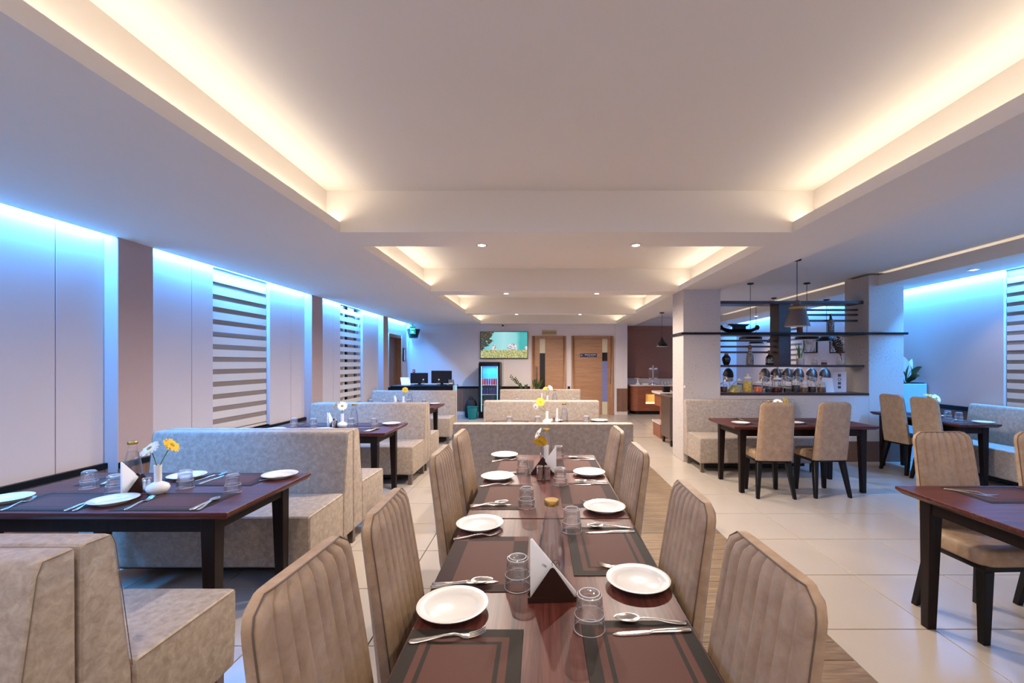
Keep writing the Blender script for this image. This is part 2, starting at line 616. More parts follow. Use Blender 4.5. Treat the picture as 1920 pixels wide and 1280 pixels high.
def window(k, side, y0, y1, z0, z1, xw, pane_mat, bars):
    """shallow framed window in a side wall; side is +1 on the east wall and -1 on the west wall"""
    s = side
    f = MB()
    xa, xb = sorted((xw + s * 0.10, xw + s * 0.15))
    for a, b, c, d in ((y0, y1, z0, z0 + 0.05), (y0, y1, z1 - 0.05, z1), (y0, y0 + 0.05, z0 + 0.05, z1 - 0.05), (y1 - 0.05, y1, z0 + 0.05, z1 - 0.05)):
        f.box(xa, xb, a, b, c, d)
    w = struct(f.build('window_%d' % k, M['pillar_paint']))
    xm = xw + s * 0.13
    p = MB().box(min(xm, xm + s * 0.008), max(xm, xm + s * 0.008), y0 + 0.05, y1 - 0.05, z0 + 0.05, z1 - 0.05).build('pane', pane_mat, w)
    for i in range(bars):
        yy = y0 + (i + 1) * (y1 - y0) / (bars + 1)
        MB().box(xm - 0.02, xm + 0.02, yy - 0.09, yy + 0.09, z0 + 0.05, z1 - 0.05).build('mullion', M['blind'], w)
    MB().box(min(xw, xw + s * 0.14), max(xw, xw + s * 0.14), y0, y1, z0 - 0.02, z0).build('sill', M['wall'], w)
    MB().box(xw + s * 0.16 - 0.01, xw + s * 0.16 + 0.01, y0, y1, z0, z1).build('shutter', M['night'] if bars else M['pillar_paint'], w)
    return w
window(1, -1, WIN[0][0], WIN[0][1], SILL, HEAD, XL, M['pane'], 0)
window(2, -1, WIN[1][0], WIN[1][1], SILL, HEAD, XL, M['pane'], 2)

def zebra_blind(name, label, xw, side, y0, y1, z0, z1, pitch, group, sheer=((0, 1),)):
    """striped roller blind: each opaque band is a slat of its own in front of the sheer"""
    t = thing(name, label, 'blind', (xw, (y0 + y1) / 2, z0), 0, group)
    hw = (y1 - y0) / 2 - 0.01
    h = z1 - z0
    MB().box(-0.03, 0.03, -hw, hw, h - 0.06, h).build('head_rail', M['blind'], t, bevel=0.006)
    MB().box(-0.012, 0.012, -hw, hw, 0.0, 0.03).build('bottom_rail', M['blind'], t, bevel=0.005)
    s = side
    n = int((h - 0.1) / pitch)
    me = MB().box(-0.0015, 0.0015, -hw, hw, 0, pitch * 0.60).mesh('slat', M['blind'])
    for i in range(n):
        link('slat', me, t, (-s * 0.008, 0, 0.045 + i * pitch))
    for a, b in sheer:
        MB().box(s * 0.006 - 0.001, s * 0.006 + 0.001, -hw + 2 * hw * a, -hw + 2 * hw * b, 0.02, h - 0.05).build('sheer_cloth', M['sheer'], t)
    return t
zebra_blind('zebra_blind', 'striped roller blind on the first window behind the second booth table', XL - 0.05, -1, WIN[0][0], WIN[0][1], SILL, 2.62, 0.146, 'striped window blinds')
zebra_blind('zebra_blind', 'striped roller blind with dark window squares showing behind third booth table', XL - 0.05, -1, WIN[1][0], WIN[1][1], SILL, 2.62, 0.146, 'striped window blinds', ((0, 0.22), (0.42, 0.70)))

# east wall
wr = MB()
EW = [(4.1, 5.50, 0.85, 2.62), (9.75, 10.75, 0.9, 2.62)]
wall_run(wr, XR, XR + 0.2, Y0, YA + 0.2, EW)
wr = struct(wr.build('wall_right', M['wall']))
window(3, 1, 4.1, 5.50, 0.85, 2.62, XR, M['pane'], 0)
window(4, 1, 9.75, 10.75, 0.9, 2.62, XR, M['pane'], 0)
zebra_blind('zebra_blind', 'striped roller blind above the bench by the planter wall', XR + 0.04, 1, 4.1, 5.50, 0.85, 2.66, 0.118, 'striped window blinds')
zebra_blind('zebra_blind', 'striped roller blind seen through the open display shelves', XR + 0.04, 1, 9.75, 10.75, 0.9, 2.66, 0.118, 'striped window blinds')
struct(MB().box(XR - 0.03, XR, 2.0, 12.9, 0.80, 0.86).build('trim_3', M['black'], bevel=0.003, seg=1))
struct(MB().box(XR - 0.012, XR, 2.0, 12.9, 0.0, 0.80).build('trim_4', M['dado']))

# back wall with two door openings, alcove beyond its end
D1, D2, DH = (-0.24, 0.70), (0.866, 2.02), 2.19
wb = MB()
x = XL - 0.2
for a, b in (D1, D2):
    wb.box(x, a, YB, YB + 0.15, 0, 2.9)
    wb.box(a, b, YB, YB + 0.15, DH, 2.9)
    x = b
wb.box(x, 2.42, YB, YB + 0.15, 0, 2.9)
wb = struct(wb.build('wall_back', M['wall_back']))
MB().box(2.10, 2.42, YB - 0.03, YB, 0.0, 2.53).build('wall_panel', M['wall_back'], wb)
MB().box(2.36, 2.42, YB + 0.15, YA, 0, 2.9).build('return_panel', M['wall_back'], wb)
struct(MB().box(2.36, XR + 0.2, YA, YA + 0.15, 0, 2.9).build('wall_alcove', M['wall_back']))
RZ = 0.733
tr = MB()
dd = MB()
for a, b in ((XL, D1[0] - 0.06), (D1[1] + 0.05, D2[0] - 0.05)):
    tr.box(a, b, YB - 0.03, YB, RZ, RZ + 0.06)
    dd.box(a, b, YB - 0.012, YB, 0.09, RZ)
dd.box(2.12, 2.42, YB - 0.045, YB - 0.03, 0.09, RZ)
struct(tr.build('trim_5', M['black']))
struct(dd.build('trim_6', M['dado']))
struct(MB().box(XL, D1[0] - 0.06, YB - 0.02, YB, 0, 0.09).build('baseboard_back', M['marble']))
struct(MB().box(2.12, 2.42, YB - 0.05, YB - 0.03, 0, 0.09).build('baseboard_alcove', M['marble']))

M['vision_dark'] = plain('dark_vision_glass', (34, 26, 26), 0.12)
M['vision_blue'] = plain('frosted_vision_glass', (120, 122, 168), 0.3)
M['vision_top'] = plain('beige_vision_panel', (204, 190, 160), 0.5)
def vision_door(k, x0, x1, gx0, gx1, bands, hx):
    fr = MB()
    w = 0.065
    fr.box(x0 - 0.01, x0 + w, YB - 0.05, YB + 0.1, 0, DH + 0.01)
    fr.box(x1 - w, x1 + 0.01, YB - 0.05, YB + 0.1, 0, DH + 0.01)
    fr.box(x0 + w, x1 - w, YB - 0.05, YB + 0.1, DH - w, DH + 0.01)
    d = struct(fr.build('door_%d' % k, M['oak_frame'], bevel=0.004, seg=1))
    MB().box(x0 + w, gx0, YB + 0.0, YB + 0.045, 0.005, DH - w).build('door_leaf', M['oak'], d)
    MB().box(gx1, x1 - w, YB + 0.0, YB + 0.045, 0.005, DH - w).build('door_leaf', M['oak'], d)
    for z0, z1, m in bands:
        MB().box(gx0, gx1, YB + 0.004, YB + 0.04, z0, z1).build('vision_panel', M[m], d)
    h = MB().tube([(hx, YB - 0.05, 0.88), (hx, YB - 0.05, 1.34)], 0.014, 10)
    for z in (0.93, 1.29):
        h.tube([(hx, YB - 0.05, z), (hx, YB + 0.002, z)], 0.009, 8)
    o = h.build('handle', M['steel'], d)
    return d
vision_door(1, D1[0], D1[1], -0.03, 0.12, [(0.005, 1.72, 'vision_dark'), (1.72, DH - 0.065, 'vision_top')], -0.11)
vision_door(2, D2[0], D2[1], 1.72, 1.865, [(0.005, 0.36, 'vision_top'), (0.36, 1.50, 'vision_blue'), (1.50, 1.74, 'vision_dark'), (1.74, DH - 0.065, 'vision_top')], 1.93)
# west wall door standing open in its frame
fr = MB()
fr.box(XL - 0.15, XL + 0.03, 10.80, 10.88, 0, 2.18)
fr.box(XL - 0.15, XL + 0.03, 11.84, 11.92, 0, 2.18)
fr.box(XL - 0.15, XL + 0.03, 10.88, 11.84, 2.10, 2.18)
d3 = struct(fr.build('door_3', M['oak_frame'], bevel=0.004, seg=1))
MB().box(XL - 0.14, XL - 0.10, 10.88, 11.84, 0.005, 2.10).build('door_leaf', M['dado'], d3)
MB().tube([(XL - 0.06, 11.02, 0.9), (XL - 0.06, 11.02, 1.4)], 0.014, 8).tube([(XL - 0.06, 11.02, 1.0), (XL - 0.11, 11.02, 1.0)], 0.009, 6).tube([(XL - 0.06, 11.02, 1.3), (XL - 0.11, 11.02, 1.3)], 0.009, 6).build('handle', M['steel'], d3)

# ceiling: soffits, trays with hidden cove strips, transverse beams
ce = struct(MB().box(-3.97, XR + 0.2, Y0, YA + 0.15, 2.90, 3.0).build('ceiling', M['ceiling']))
def cpart(name, *b):
    return MB().box(*b).build(name, M['ceiling'], ce)
# each soffit stops short of the tray so that its cove gutter (floor at 2.55) and upstand lip (top at 2.61) show
cpart('soffit', -3.66, -1.80, Y0, YB, SOFF, 2.56)
cpart('soffit', -3.60, -1.80, Y0, YB, 2.56, 2.66)
cpart('soffit', 2.28, 2.70, Y0, YA, SOFF, 2.90)
cpart('soffit', 4.95, 5.65, Y0, YA, SOFF_R, 2.60)
cpart('soffit', 5.10, 5.58, Y0, YA, 2.60, 2.70)
cpart('soffit', -1.80, 2.28, YB - 0.2, YB, SOFF, TRAY)
cpart('tray_panel', -1.80, 2.28, Y0, YB, TRAY, 2.90)
cpart('tray_panel', 2.70, 5.10, Y0, YA, 2.77, 2.90)
cpart('cove_wall', -1.80, -1.773, Y0, YB - 0.2, SOFF, TRAY)
cpart('cove_wall', 2.255, 2.28, Y0, YB - 0.2, SOFF, TRAY)
cpart('cove_lip', 4.95, 4.97, Y0, YA, 2.60, 2.735)
for y0, y1 in TRAYS:
    cpart('cove_gutter', -1.773, -1.66, y0, y1, SOFF, 2.55)
    cpart('cove_lip', -1.68, -1.66, y0, y1, 2.55, 2.612)
    cpart('cove_gutter', 2.08, 2.255, y0, y1, SOFF, 2.55)
    cpart('cove_lip', 2.08, 2.10, y0, y1, 2.55, 2.612)
for (a, b), (c, d) in zip(TRAYS, TRAYS[1:]):
    MB().box(-1.773, 2.255, b, c, SOFF, TRAY).build('beam', M['ceiling'], ce)

# partition: two speckled pillars, low wall and sill between them
P1, P2, PY0, PY1 = (2.09, 2.64), (4.816, 5.333), 6.5, 7.02
struct(MB().box(P1[0], P1[1], PY0, PY1, 0, SOFF + 0.02).build('wall_pillar', M['concrete'], bevel=0.006, seg=1))
struct(MB().box(P2[0], P2[1], PY0, PY1, 0, 2.74).build('wall_pillar', M['concrete'], bevel=0.006, seg=1))
pw = struct(MB().box(P1[1], P2[0], PY0, PY1, 0, 0.975).build('wall_partition', M['concrete']))
MB().box(P1[1] + 0.001, P2[0] - 0.001, PY0 - 0.01, PY1 + 0.01, 0.975, 1.004).build('sill', M['shelfwood'], pw)
struct(MB().box(3.67, P2[1], PY0 - 0.012, PY0, 0.0, 0.30).build('baseboard_partition', M['concrete_base'], bevel=0.004, seg=1))
# ------------------------------------------------------------------ furniture
def chair_back_outline(v):
    """half width of the back at height fraction v (0 at the seat, 1 at the top)"""
    w = 0.190 - 0.014 * v
    t = (v - 0.90) / 0.10
    if t > 0: w -= 0.042 * (1 - math.sqrt(max(0, 1 - t * t)))
    return w

def make_chair():
    """upholstered dining chair facing +y; origin on the floor under the seat"""
    t = thing('dining_chair', '', 'chair')
    z0, z1 = 0.40, 1.03
    NV, NU = 22, 96
    def centre(v):
        return -0.190 - 0.062 * v - 0.02 * v * v + 0.05 * max(0, 0.25 - v) ** 1.0 * (1 if v < 0.25 else 0)
    def zz(v): return z0 + (z1 - z0) * v
    def surf(u, v, side, channel):
        x = u * chair_back_outline(v)
        th = 0.034 - 0.010 * v
        e = (1 - abs(u) ** 7) ** 0.5 * (1 - max(0, (v - 0.93) / 0.07) ** 2 * 0.75)
        y = centre(v) + side * (th * 0.40 + th * 0.75 * e)
        if channel:
            k = max(0.0, min(1.0, (v - 0.36) / 0.44))
            p = ((u + 1) / 2 * 8) % 1.0
            d = min(p, 1 - p)
            g = max(0.0, 1 - d / 0.34)
            y -= (0.0004 + 0.0068 * k) * g * g * (1 - abs(u) ** 12)
        return (x, y, zz(v))
    vs_ = [i / NV for i in range(NV + 1)]
    vs_ = [v ** 0.8 for v in vs_]
    def grid(side, channel, nu):
        vv = [surf(-1 + 2 * i / nu, v, side, channel) for v in vs_ for i in range(nu + 1)]
        ff = [(a * (nu + 1) + i, a * (nu + 1) + i + 1, (a + 1) * (nu + 1) + i + 1, (a + 1) * (nu + 1) + i) for a in range(NV) for i in range(nu)]
        return vv, ff
    front = MB().add(*grid(1, True, NU))
    front.build('back_pad', M['leather_chair'], t, sharp=60)
    sh = MB().add(*grid(-1, False, 16))
    # rim strip from the rear skin to the front skin
    loop = [(-1, v) for v in vs_] + [(-1 + 2 * i / 16, 1.0) for i in range(1, 16)] + [(1, v) for v in reversed(vs_)]
    a = [surf(u, v, -1, False) for u, v in loop]
    b = [surf(u, v, 1, False) for u, v in loop]
    n = len(loop)
    sh.add(a + b, [(i, i + 1, i + 1 + n, i + n) for i in range(n - 1)])
    sh.add([surf(-1, 0, -1, 0), surf(1, 0, -1, 0), surf(1, 0, 1, 0), surf(-1, 0, 1, 0)], [(0, 1, 2, 3)])
    sh.build('back_shell', M['leather_chair'], t, sharp=50)
    pip = [(p[0] * 1.004, p[1] + 0.002, p[2] + (0.001 if abs(u) < 1 else 0)) for p, (u, v) in zip(b, loop)]
    MB().tube(pip, 0.0019, 6).build('piping', M['piping'], t)
    # seat cushion
    rings = []
    for z, s in ((0.405, 0.97), (0.415, 1.0), (0.455, 1.0), (0.478, 0.985), (0.488, 0.93), (0.492, 0.8)):
        ring = []
        for i in range(32):
            a = 2 * PI * i / 32
            c, q = math.cos(a), math.sin(a)
            ex = 0.28
            ring.append((0.195 * s * math.copysign(abs(c) ** ex, c), -0.015 + 0.188 * s * math.copysign(abs(q) ** ex, q), z))
        rings.append(ring)
    MB().loft(rings).build('seat', M['leather_chair'], t, sharp=60)
    MB().box(-0.182, 0.182, -0.19, 0.16, 0.375, 0.406).build('seat_frame', M['black'], t, bevel=0.008)
    for sx in (-1, 1):
        MB().taper((sx * 0.168, 0.140), (0.019, 0.019), (sx * 0.155, 0.132), (0.027, 0.027), 0, 0.378).build('leg', M['black'], t, bevel=0.004, seg=1)
        MB().taper((sx * 0.192, -0.235), (0.016, 0.018), (sx * 0.152, -0.165), (0.026, 0.030), 0, 0.378).build('leg', M['black'], t, bevel=0.004, seg=1)
    return t
chair = Proto(make_chair)

def put_chair(x, y, rz, label, group):
    return chair.put((x, y, 0), rz, label, group)

GW, GP = 'channelled chairs on the window side of the long table', 'channelled chairs on the plank floor side of the long table'
for i, (x, y) in enumerate([(-0.235, 0.925), (-0.205, 1.365), (-0.215, 2.14), (-0.22, 2.69)]):
    put_chair(x, y, R(-90) + R([-3, 2, 0, 0][i]), 'tan channelled chair, %s from the front on the window side of the long table' % ['first', 'second', 'third', 'fourth'][i], GW)
for i, (x, y) in enumerate([(0.235, 0.96), (0.23, 1.46), (0.22, 2.22), (0.225, 2.84)]):
    put_chair(x, y, R(90) + R([2, -1, 0, 0][i]), 'channelled chair on the plank floor, %s from the front beside the long table' % ['first', 'second', 'third', 'fourth'][i], GP)
put_chair(2.52, 4.95, R(-3), 'tan chair with its back turned, beside the sharp table corner by the concrete pillar', 'chairs at the pillar table')
torn = put_chair(3.12, 4.98, R(3), 'tan chair with a small dark tear low on its back, at the pillar table', 'chairs at the pillar table')
put_chair(4.915, 5.90, R(-90) + R(5), 'tan chair beside the speckled pillar, pushed under the planter-side table', 'chairs at the planter-side table')
put_chair(4.915, 5.40, R(-90) + R(5), 'tan chair at the planter-side table, the one away from the pillar', 'chairs at the planter-side table')
put_chair(2.45, 2.43, R(180) + R(2), 'tan channelled chair facing us across the walnut table in the front corner', 'chairs at the front corner table')
put_chair(3.05, 2.42, R(180) - R(2), 'tan channelled chair further from the sharp table corner, at the front corner table', 'chairs at the front corner table')

MB().tube([(0.02, -0.2265, 0.512), (0.035, -0.2268, 0.505), (0.045, -0.227, 0.507), (0.055, -0.2262, 0.495)], 0.0045, 6).build('tear', M['black_matt'], torn)
SOFA_H, SEAT_H = 0.92, 0.47
sofa_cache = {}
def make_sofa(L, D=0.665):
    """bench with a high back, facing +y; origin on the floor at the middle of its rear face"""
    def mk():
        t = thing('booth_sofa', '', 'sofa')
        h = L / 2
        back = [(0.0, 0.125), (0.175, 0.125), (0.165, 0.45), (0.112, SOFA_H - 0.035), (0.095, SOFA_H), (0.004, SOFA_H)]
        MB().prism(back, -h, h).build('backrest', M['leather'], t, bevel=0.016, seg=3)
        seat = [(0.178, 0.125), (D - 0.01, 0.125), (D, 0.30), (D, SEAT_H - 0.01), (0.17, SEAT_H)]
        MB().prism(seat, -h, h).build('seat', M['leather'], t, bevel=0.022, seg=3)
        for s in (-1, 1):
            x = s * (h + 0.0008)
            MB().tube([(x, 0.016, SOFA_H - 0.004), (x, 0.092, SOFA_H - 0.006), (x, 0.106, SOFA_H - 0.04), (x, 0.163, 0.46)], 0.0013, 6).build('seam', M['seam'], t)
            MB().tube([(x, 0.185, SEAT_H - 0.008), (x, D - 0.017, SEAT_H - 0.014), (x, D - 0.004, SEAT_H - 0.03)], 0.0013, 6).build('seam', M['seam'], t)
            MB().box(s * (h - 0.05) - 0.022, s * (h - 0.05) + 0.022, D - 0.085, D - 0.04, 0, 0.126).build('foot', M['steel_dull'], t, bevel=0.003, seg=1)
            MB().box(s * (h - 0.05) - 0.022, s * (h - 0.05) + 0.022, 0.05, 0.095, 0, 0.126).build('foot', M['steel_dull'], t, bevel=0.003, seg=1)
        MB().box(-h + 0.10, h - 0.10, 0.06, D - 0.145, 0.06, 0.124).build('underframe', M['black_matt'], t)
        return t
    key = (round(L, 2), D)
    if key not in sofa_cache: sofa_cache[key] = Proto(mk)
    return sofa_cache[key]
GB, GC = 'booth sofas along the window wall', 'sofas down the middle of the room'
make_sofa(1.5).put((-2.09, 1.283, 0), R(180), 'tan booth sofa at the front corner, its back in the foremost place', GB)
make_sofa(1.5).put((-2.09, 1.289, 0), 0, 'tan booth sofa back to back with the foremost one, facing the front booth table', GB)
make_sofa(1.5).put((-2.235, 3.51, 0), R(180), 'blue-washed booth sofa facing us behind the front booth table', GB)
make_sofa(1.5).put((-2.235, 3.516, 0), 0, 'booth sofa facing away, on the front side of second booth table', GB)
make_sofa(1.5).put((-2.255, 5.88, 0), R(180), 'grey-lit booth sofa facing us behind the second booth table', GB)
make_sofa(1.5).put((-2.255, 5.886, 0), 0, 'booth sofa facing away, on the front side of third booth table', GB)
make_sofa(1.6).put((-2.42, 8.55, 0), R(180), 'booth sofa facing us in front of the dark reception desk', GB)
make_sofa(1.58).put((0.02, 3.86, 0), 0, 'tan sofa with its back to the long dining table', GC)
make_sofa(1.6).put((0.01, 6.22, 0), R(180), 'tan sofa facing us behind the first middle table', GC)
make_sofa(1.6).put((0.01, 6.226, 0), 0, 'tan sofa facing the doors, back to back with another', GC)
make_sofa(1.6).put((-0.01, 8.90, 0), R(180), 'rearmost tan sofa, in front of the wash room door', GC)
make_sofa(1.56).put((2.87, 6.48, 0), R(180), 'tan bench sofa against the low wall under the display shelves')
make_sofa(1.65, 0.47).put((5.715, 4.98, 0), R(90), 'grey-tan bench sofa along the east wall under the blind')

table_cache = {}
def make_table(L, W, over):
    """four-legged table, long side along x, top at 0.75"""
    def mk():
        t = thing('dining_table', '', 'table')
        h, w = L / 2, W / 2
        ib = 0.022
        vs = [(-h, -w, 0.75), (h, -w, 0.75), (h, w, 0.75), (-h, w, 0.75)]
        vs += [(-h, -w, 0.735), (h, -w, 0.735), (h, w, 0.735), (-h, w, 0.735)]
        vs += [(-h + ib, -w + ib, 0.712), (h - ib, -w + ib, 0.712), (h - ib, w - ib, 0.712), (-h + ib, w - ib, 0.712)]
        fs = [(0, 1, 2, 3), (11, 10, 9, 8)]
        for a in (0, 4):
            fs += [(a + i, a + (i + 1) % 4, a + 4 + (i + 1) % 4, a + 4 + i) for i in range(4)]
        MB().add(vs, fs).build('tabletop', M['walnut'], t, bevel=0.002, seg=1)
        ap = MB()
        lo, hi = over if isinstance(over, tuple) else (over, over)
        xa, xb, ay = -h + lo, h - hi, w - 0.07
        for y0, y1 in ((-ay, -ay + 0.022), (ay - 0.022, ay)):
            MB().box(xa, xb, y0, y1, 0.635, 0.7125).build('apron', M['darkwood'], t)
        for x0, x1 in ((xa, xa + 0.022), (xb - 0.022, xb)):
            MB().box(x0, x1, -ay + 0.022, ay - 0.022, 0.635, 0.7125).build('apron', M['darkwood'], t)
        for px, sx in ((xa, -1), (xb, 1)):
            for sy in (-1, 1):
                MB().taper((px - sx * 0.022, sy * (ay - 0.022)), (0.024, 0.024), (px - sx * 0.030, sy * (ay - 0.030)), (0.036, 0.036), 0, 0.7125).build('leg', M['darkwood'], t, bevel=0.003, seg=1)
        return t
    key = (L, W, over)
    if key not in table_cache: table_cache[key] = Proto(mk)
    return table_cache[key]
GT = 'walnut dining tables'
make_table(1.37, 0.743, (0.03, 0.16)).put((0.0315, 1.300, 0), R(90), 'walnut table forming the front half of the long dining table', GT)
make_table(1.37, 0.743, (0.445, 0.09)).put((0.0315, 2.680, 0), R(90), 'walnut table forming the rear half of the long dining table', GT)
make_table(1.37, 0.76, 0.11).put((-2.150, 2.445, 0), 0, 'front booth table, its walnut top glowing blue from the wall light', GT)
make_table(1.37, 0.76, 0.11).put((-2.235, 4.790, 0), 0, 'second booth table from the front along the window wall', GT)
make_table(1.37, 0.76, 0.11).put((-2.335, 7.235, 0), 0, 'third booth table, between the rear booth sofas', GT)
make_table(1.46, 0.76, 0.11).put((0.07, 5.02, 0), 0, 'walnut table between two middle sofas, first behind the long table', GT)
make_table(1.46, 0.76, 0.11).put((0.03, 7.50, 0), 0, 'walnut table before the rearmost middle sofa', GT)
make_table(1.60, 0.76, 0.10).put((2.925, 5.24, 0), 0, 'walnut table with pointed corners in front of the concrete pillar', GT)
make_table(1.37, 0.48, 0.09).put((4.99, 5.70, 0), R(90), 'dark table beside the bench sofa along the east wall', GT)
make_table(1.40, 0.76, 0.09).put((2.715, 2.14, 0), 0, 'walnut table in the front corner with a sharp edged top', GT)
# ------------------------------------------------------------------ tableware
TZ = 0.7505
def make_plate():
    prof = [(0.0, 0.004), (0.055, 0.004), (0.056, 0.0), (0.062, 0.0), (0.066, 0.006), (0.099, 0.019), (0.1, 0.021), (0.098, 0.022), (0.070, 0.011), (0.064, 0.0075), (0.0, 0.0075)]
    o = MB().lathe(prof, 48).build('dinner_plate', M['china'], sharp=50)
    return tag(o, '', 'plate')
plate = Proto(make_plate)

M['rim_glint'] = plain('rim_glint', (226, 226, 232), 0.08, spec=1.0)
def make_tumbler():
    """tumbler standing upside down"""
    t = thing('glass_tumbler', '', 'glass')
    flute = lambda a, z: 1 - (0.035 * (0.5 + 0.5 * math.cos(12 * a)) if 0.042 < z < 0.088 else 0)
    MB().lathe([(0.0, 0.095), (0.026, 0.095), (0.0315, 0.092), (0.0335, 0.086), (0.0365, 0.05), (0.0385, 0.042), (0.0395, 0.036), (0.0415, 0.0)], 48, mod=flute).build('outer_wall', M['tumbler'], t, sharp=40)
    MB().lathe([(0.0, 0.076), (0.024, 0.076), (0.029, 0.072), (0.0335, 0.045), (0.037, 0.034), (0.0400, 0.0005)], 36).build('inner_wall', M['tumbler'], t, sharp=40, flip=True)
    def ring(name, r, z, k):  # pale opaque rings, highlights painted along the glass edges
        MB().lathe([(r + k * math.cos(R(a)), z + k * math.sin(R(a))) for a in range(0, 361, 45)], 40, cap=False).build(name, M['rim_glint'], t)
    ring('rim', 0.0408, 0.0011, 0.0010)
    ring('shoulder_glint', 0.0385, 0.040, 0.0009)
    ring('base_glint', 0.0262, 0.0948, 0.0011)
    ring('base_glint', 0.0322, 0.0905, 0.0008)
    return t
tumbler = Proto(make_tumbler)

def blade_loft(stations):
    """stations: (x, half width, z, thickness)"""
    rings = []
    for x, w, z, th in stations:
        rings.append([(x, -w, z), (x, -w * 0.6, z + th), (x, w * 0.6, z + th), (x, w, z), (x, w * 0.5, z - th * 0.3), (x, -w * 0.5, z - th * 0.3)])
    return rings
HANDLE = [(0.0, 0.004, 0.0016, 0.0022), (0.004, 0.0085, 0.0016, 0.0026), (0.02, 0.0095, 0.0018, 0.0026), (0.05, 0.007, 0.004, 0.0026), (0.085, 0.0038, 0.0085, 0.0026), (0.112, 0.0032, 0.0095, 0.0026)]
def make_fork():
    t = thing('fork', '', 'fork')
    MB().loft(blade_loft(HANDLE + [(0.125, 0.005, 0.0065, 0.002), (0.135, 0.011, 0.0035, 0.0018), (0.15, 0.0125, 0.002, 0.0016)])).build('handle', M['steel'], t, sharp=60)
    for k in range(4):
        y = (k - 1.5) * 0.0066
        MB().loft([[(x, y - w, z), (x, y - w, z + 0.0016), (x, y + w, z + 0.0016), (x, y + w, z)] for x, w, z in ((0.149, 0.0022, 0.002), (0.165, 0.0019, 0.004), (0.18, 0.0016, 0.0085), (0.192, 0.0009, 0.014))]).build('tine', M['steel'], t)
    return t
def make_spoon():
    t = thing('spoon', '', 'spoon')
    MB().loft(blade_loft(HANDLE + [(0.125, 0.004, 0.0075, 0.002)])).build('handle', M['steel'], t, sharp=60)
    vs, fs = [], []
    nu, nv = 12, 20
    for j in range(nu + 1):
        r = j / nu
        for i in range(nv):
            a = 2 * PI * i / nv
            x = 0.158 + 0.035 * r * math.cos(a)
            y = 0.0205 * r * math.sin(a) * (1 - 0.18 * math.cos(a))
            vs.append((x, y, 0.0012 + 0.009 * r ** 2.2))
    for j in range(nu):
        for i in range(nv):
            fs.append((j * nv + i, j * nv + (i + 1) % nv, (j + 1) * nv + (i + 1) % nv, (j + 1) * nv + i))
    bowl = MB().add(vs, fs).build('bowl', M['steel'], t, sharp=80)
    sm = bowl.modifiers.new('thickness', 'SOLIDIFY')
    sm.thickness = 0.0014
    return t
def make_knife():
    t = thing('table_knife', '', 'knife')
    MB().loft(blade_loft([(0.0, 0.005, 0.002, 0.003), (0.004, 0.0095, 0.002, 0.004), (0.04, 0.0085, 0.002, 0.004), (0.09, 0.0062, 0.002, 0.0042), (0.108, 0.006, 0.002, 0.003)])).build('handle', M['steel'], t, sharp=60)
    MB().loft(blade_loft([(0.107, 0.006, 0.0018, 0.002), (0.116, 0.0095, 0.0016, 0.0016), (0.15, 0.0105, 0.0015, 0.0014), (0.19, 0.009, 0.0014, 0.001), (0.205, 0.004, 0.0014, 0.0006), (0.208, 0.001, 0.0014, 0.0004)])).build('blade', M['steel'], t, sharp=60)
    return t
fork, spoon, knife = Proto(make_fork), Proto(make_spoon), Proto(make_knife)

mats = {}
M['mat_frame'] = mat_cloth('framed_mat_weave', 'frame')
M['mat_band'] = mat_cloth('banded_mat_weave', 'band')
for st in ('frame', 'band'):
    def mk(st=st):
        return tag(MB().box(-0.215, 0.215, -0.145, 0.145, 0, 0.0018).build('place_mat', M['mat_' + st], bevel=0.0006, seg=1), '', 'place mat')
    mats[st] = Proto(mk)

def make_bottle():
    """tall clear bottle with a gold cap, part filled with water"""
    t = thing('water_bottle', '', 'bottle')
    out = [(0.0, 0.0), (0.040, 0.0), (0.045, 0.006), (0.0455, 0.03), (0.044, 0.075), (0.038, 0.13), (0.028, 0.175), (0.021, 0.20), (0.0195, 0.212), (0.021, 0.216), (0.021, 0.228)]
    MB().lathe(out, 36).build('bottle_wall', M['glass'], t, sharp=40)
    MB().lathe([(0.0, 0.008), (0.041, 0.010), (0.0425, 0.03), (0.041, 0.075), (0.035, 0.13), (0.026, 0.172), (0.0225, 0.185), (0.0, 0.185)], 32).build('water', M['water'], t, sharp=40)
    MB().lathe([(0.0, 0.245), (0.0225, 0.245), (0.0245, 0.242), (0.0248, 0.229), (0.024, 0.227), (0.0, 0.227)], 32).build('cap', M['gold'], t)
    return t
bottle = Proto(make_bottle)

def make_vase():
    t = thing('bud_vase', '', 'vase')
    MB().lathe([(0.0, 0.0), (0.026, 0.0), (0.034, 0.004), (0.050, 0.022), (0.0525, 0.034), (0.047, 0.049), (0.030, 0.060), (0.0165, 0.066), (0.0165, 0.12), (0.0185, 0.154), (0.0165, 0.154), (0.013, 0.12), (0.012, 0.07), (0.0, 0.065)], 36).build('vase_body', M['china'], t, sharp=60)
    MB().lathe([(0.0135, 0.135), (0.0, 0.135)], 16).build('vase_mouth', M['black_matt'], t)
    return t
vase = Proto(make_vase)

def make_shaker():
    t = thing('steel_shaker', '', 'shaker')
    MB().lathe([(0.0, 0.0), (0.0185, 0.0), (0.019, 0.002), (0.019, 0.008), (0.0185, 0.0085), (0.019, 0.009), (0.019, 0.070)], 24).build('body', M['steel'], t)
    MB().lathe([(0.019, 0.0705), (0.0195, 0.072), (0.0195, 0.083), (0.016, 0.087), (0.0, 0.088)], 24).build('cap', M['chrome'], t)
    return t
shaker = Proto(make_shaker)

